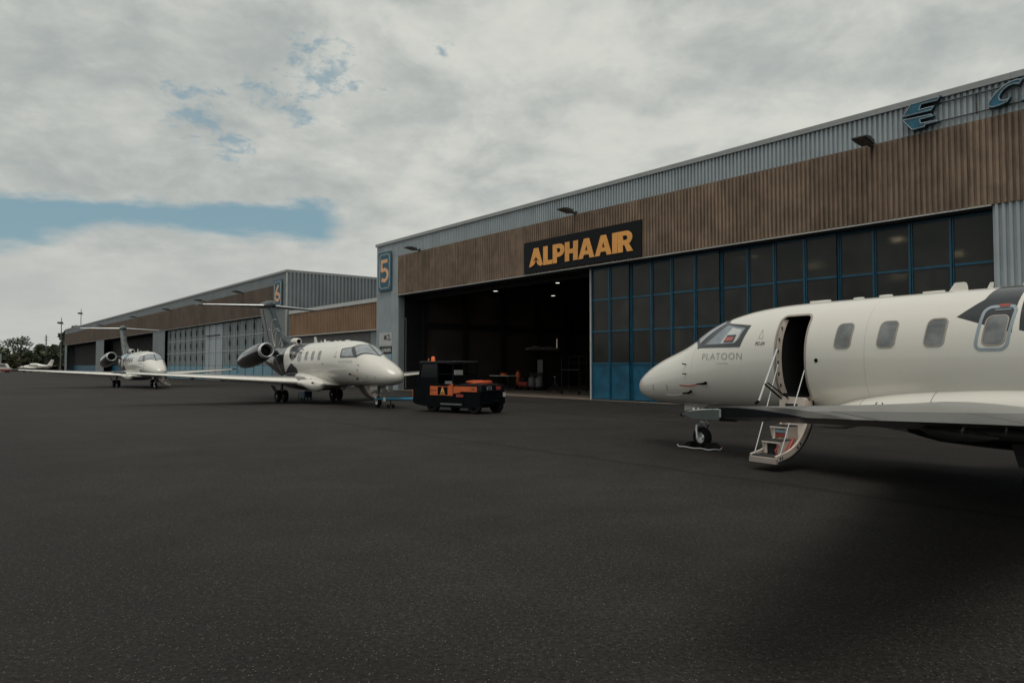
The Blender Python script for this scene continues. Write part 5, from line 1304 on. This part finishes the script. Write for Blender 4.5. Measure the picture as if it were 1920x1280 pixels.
# light twin, side-on, nose to the left
t = thing('light_aircraft', 'small white twin propeller aircraft parked before the trees', 'aircraft', (gx(68, 196), 196, 0), PI)
def lo(x, r, z, ry=None, n=16): return [(x, (ry or r) * math.cos(2 * PI * k / n), z + r * math.sin(2 * PI * k / n)) for k in range(n)]
MB().loft([lo(x, r, z) for x, r, z in ((4.6, .05, 1.25), (4.2, .32, 1.28), (3.0, .55, 1.35), (1.9, .62, 1.45), (1.2, .85, 1.65), (-.2, .85, 1.65), (-1.4, .62, 1.6), (-3.0, .36, 1.6), (-4.3, .16, 1.65))]).obj('fuselage', M_white, t, 50)
MB().loft([[(x, y, z + dz) for x, dz in ((1.5, 0), (1.2, .12), (.4, .10), (-.5, 0), (.4, -.06))] for y, z in ((-5.5, 1.3), (0, 1.0), (5.5, 1.3))]).obj('wing', M_white, t, 0)
MB().loft([[(x, y, z) for x, y in ((x0, 0), (x0 - .4, .08), (x1, 0), (x0 - .4, -.08))] for z, x0, x1 in ((1.7, -2.8, -4.4), (3.5, -4.2, -5.0))]).obj('fin', M_white, t, 0)
MB().loft([[(x, y, 1.75) for x in (-3.4, -4.4)] + [(x, y, 1.82) for x in (-4.4, -3.4)] for y in (-2, 2)]).obj('tailplane', M_white, t, 0)
for y in (-1.7, 1.7):
    e_ = MB().loft([[(x, y + r * math.cos(2 * PI * k / 12), 1.25 + r * math.sin(2 * PI * k / 12)) for k in range(12)] for x, r in ((2.3, .12), (2.1, .32), (1.2, .36), (-.4, .12))]).obj('engine', M_white, t, 50)
    MB().box(2.3, 2.36, y - .06, y + .06, .4, 2.1).obj('propeller', M_satin, e_, 0)
for k, x in enumerate((1.15, .55, -.05, -.65)): MB().box(x - .2, x + .2, -.875, .875, 1.72, 2.08).obj('window', M_pane, t, 0)
for x, y in ((3.3, 0), (.3, -1.7), (.3, 1.7)):
    gg = MB(); gg.tube([(x, y, 1.1), (x, y, .3)], .05, 6); gg.lathe([(0, -.09), (.25, -.09), (.25, .09), (0, .09)], 14, M=Matrix.Translation((x, y, .25)) @ Matrix.Rotation(PI / 2, 4, 'X')); gg.obj('landing_gear', M_rubber, t)
# van at the picture's left edge
t = thing('airport_van', 'white airport van with a red lower band at the left edge', 'van', (gx(1, 190), 190, 0), R(20))
MB().loft([[(x, y, z) for x, z in ((-2.5, .45), (2.4, .45), (2.4, 1.2), (1.9, 1.35), (1.4, 2.3), (1.1, 2.4), (-2.4, 2.4), (-2.5, 2.2))] for y in (-.95, .95)]).obj('body', M_white, t, 0)
MB().box(-2.52, 2.42, -.97, .97, .40, .85).obj('red_band', M_red, t, 0)
for s in (1, -1): MB().loft([[(x, s * y, z) for x, z in ((-2.2, 1.45), (1.65, 1.45), (1.25, 2.2), (-2.2, 2.2))] for y in (.93, .96)]).obj('side_window', M_pane, t, 0)
for x in (-1.6, 1.6):
    for s in (1, -1): MB().lathe([(0, -.1), (.33, -.1), (.33, .1), (0, .1)], 16, M=Matrix.Translation((x, s * .85, .33)) @ Matrix.Rotation(PI / 2, 4, 'X')).obj('wheel', M_rubber, t)


def tree(x, y, h, w, base, leaf, n, label, seed, size=.55, flat=1.0, hollow=.35, tname='tree'):
    rnd = random.Random(seed); t = thing(tname, label, 'tree', (x, y, 0), 0, 'trees beyond the apron')
    tr = MB(); tr.tube([(0, 0, -.2), (.1, 0, base), (.0, .1, h * .55), (.15, 0, h * .8)], [.035 * h, .028 * h, .018 * h, .006 * h], 8)
    cl = []
    for k in range(16):
        a = rnd.random() * 2 * PI; rr = w * .5 * (.35 + .6 * rnd.random()); z = base + (h - base) * (.18 + .72 * rnd.random())
        lim = math.sqrt(max(.08, 1 - ((z - base) / (h - base) * 1.75 - .75) ** 2)); rr *= min(1, lim * 1.05)
        cx, cy = rr * math.cos(a), rr * math.sin(a)
        cl.append((cx, cy, z, w * (.13 + .10 * rnd.random())))
        tr.tube([(0, 0, base + (z - base) * .35), (cx * .55, cy * .55, base + (z - base) * .7), (cx, cy, z)], [.013 * h, .008 * h, .003 * h], 5)
    tr.obj('trunk', M_bark, t)
    cr = MB()
    for _ in range(n):
        cx, cy, z, r = cl[rnd.randrange(len(cl))]
        while True:
            d = Vector((rnd.uniform(-1, 1), rnd.uniform(-1, 1), rnd.uniform(-1, 1)))
            if hollow < d.length < 1: break
        p = Vector((cx, cy, z)) + Vector((d.x * r, d.y * r, d.z * r * .72 * flat))
        if p.z < base * .6: continue
        u = Vector((rnd.gauss(0, 1), rnd.gauss(0, 1), rnd.gauss(0, 1))).normalized(); v2 = u.orthogonal().normalized(); s_ = size * (.5 + rnd.random())
        cr.add([p - u * s_ - v2 * s_ * .4, p + u * s_ - v2 * s_ * .4, p + u * s_ * .6 + v2 * s_ * .5, p - u * s_ * .6 + v2 * s_ * .5], [(0, 1, 2, 3)])
    cr.obj('crown', M_leaf[leaf], t, 0)


def tz(py, y): return (686 - py) / 1328 * y + 1.728


tree(gx(39, 225), 225, tz(630, 225), 9.5, 4.6, 2, 900, 'broad open crowned tree with sky showing through, beyond the light aircraft', 3, .26, .7, .6)
tree(gx(-8, 230), 230, tz(655, 230), 9, 1.2, 0, 1500, 'dark rounded tree at the left picture edge', 4)
tree(gx(18, 232), 232, tz(668, 232), 7.5, .5, 1, 1300, 'low olive bush tree under the open crowned tree, on its left', 5)
tree(gx(52, 236), 236, tz(658, 236), 10, .4, 1, 1700, 'olive bushy tree behind the small twin aircraft', 6)
tree(gx(82, 232), 232, tz(645, 232), 8.5, .5, 0, 1700, 'dark pointed tree around the foot of the radio mast', 7)
tree(gx(98, 236), 236, tz(655, 236), 7, .5, 1, 1200, 'olive bush between the radio mast and the light mast', 8)
tree(gx(111, 228), 228, tz(634, 228), 6.2, 1.0, 0, 1500, 'dark tree directly behind the left light mast', 9)
tree(gx(133, 260), 260, tz(606, 260), 8, 4, 0, 1500, 'tall dark tree rising above the end of the far hangar roof', 10)
tree(gx(121, 240), 240, tz(640, 240), 5, 1.0, 2, 900, 'grey green tree tucked against the end wall of the far hangar', 11)
hd = MB(); rnd = random.Random(21)
for _ in range(5200):
    x = rnd.uniform(-205, -118); z = abs(rnd.gauss(0, 1.6)); p = Vector((x, 240 + rnd.uniform(-2, 2), z)); u = Vector((rnd.gauss(0, 1), rnd.gauss(0, 1), rnd.gauss(0, 1))).normalized(); v2 = u.orthogonal().normalized(); s_ = .3 + .4 * rnd.random()
    hd.add([p - u * s_, p + v2 * s_ * .5, p + u * s_, p - v2 * s_ * .5], [(0, 1, 2, 3)])
tag(hd.obj('undergrowth', M_leaf[0], None, 0), None, kind='stuff')
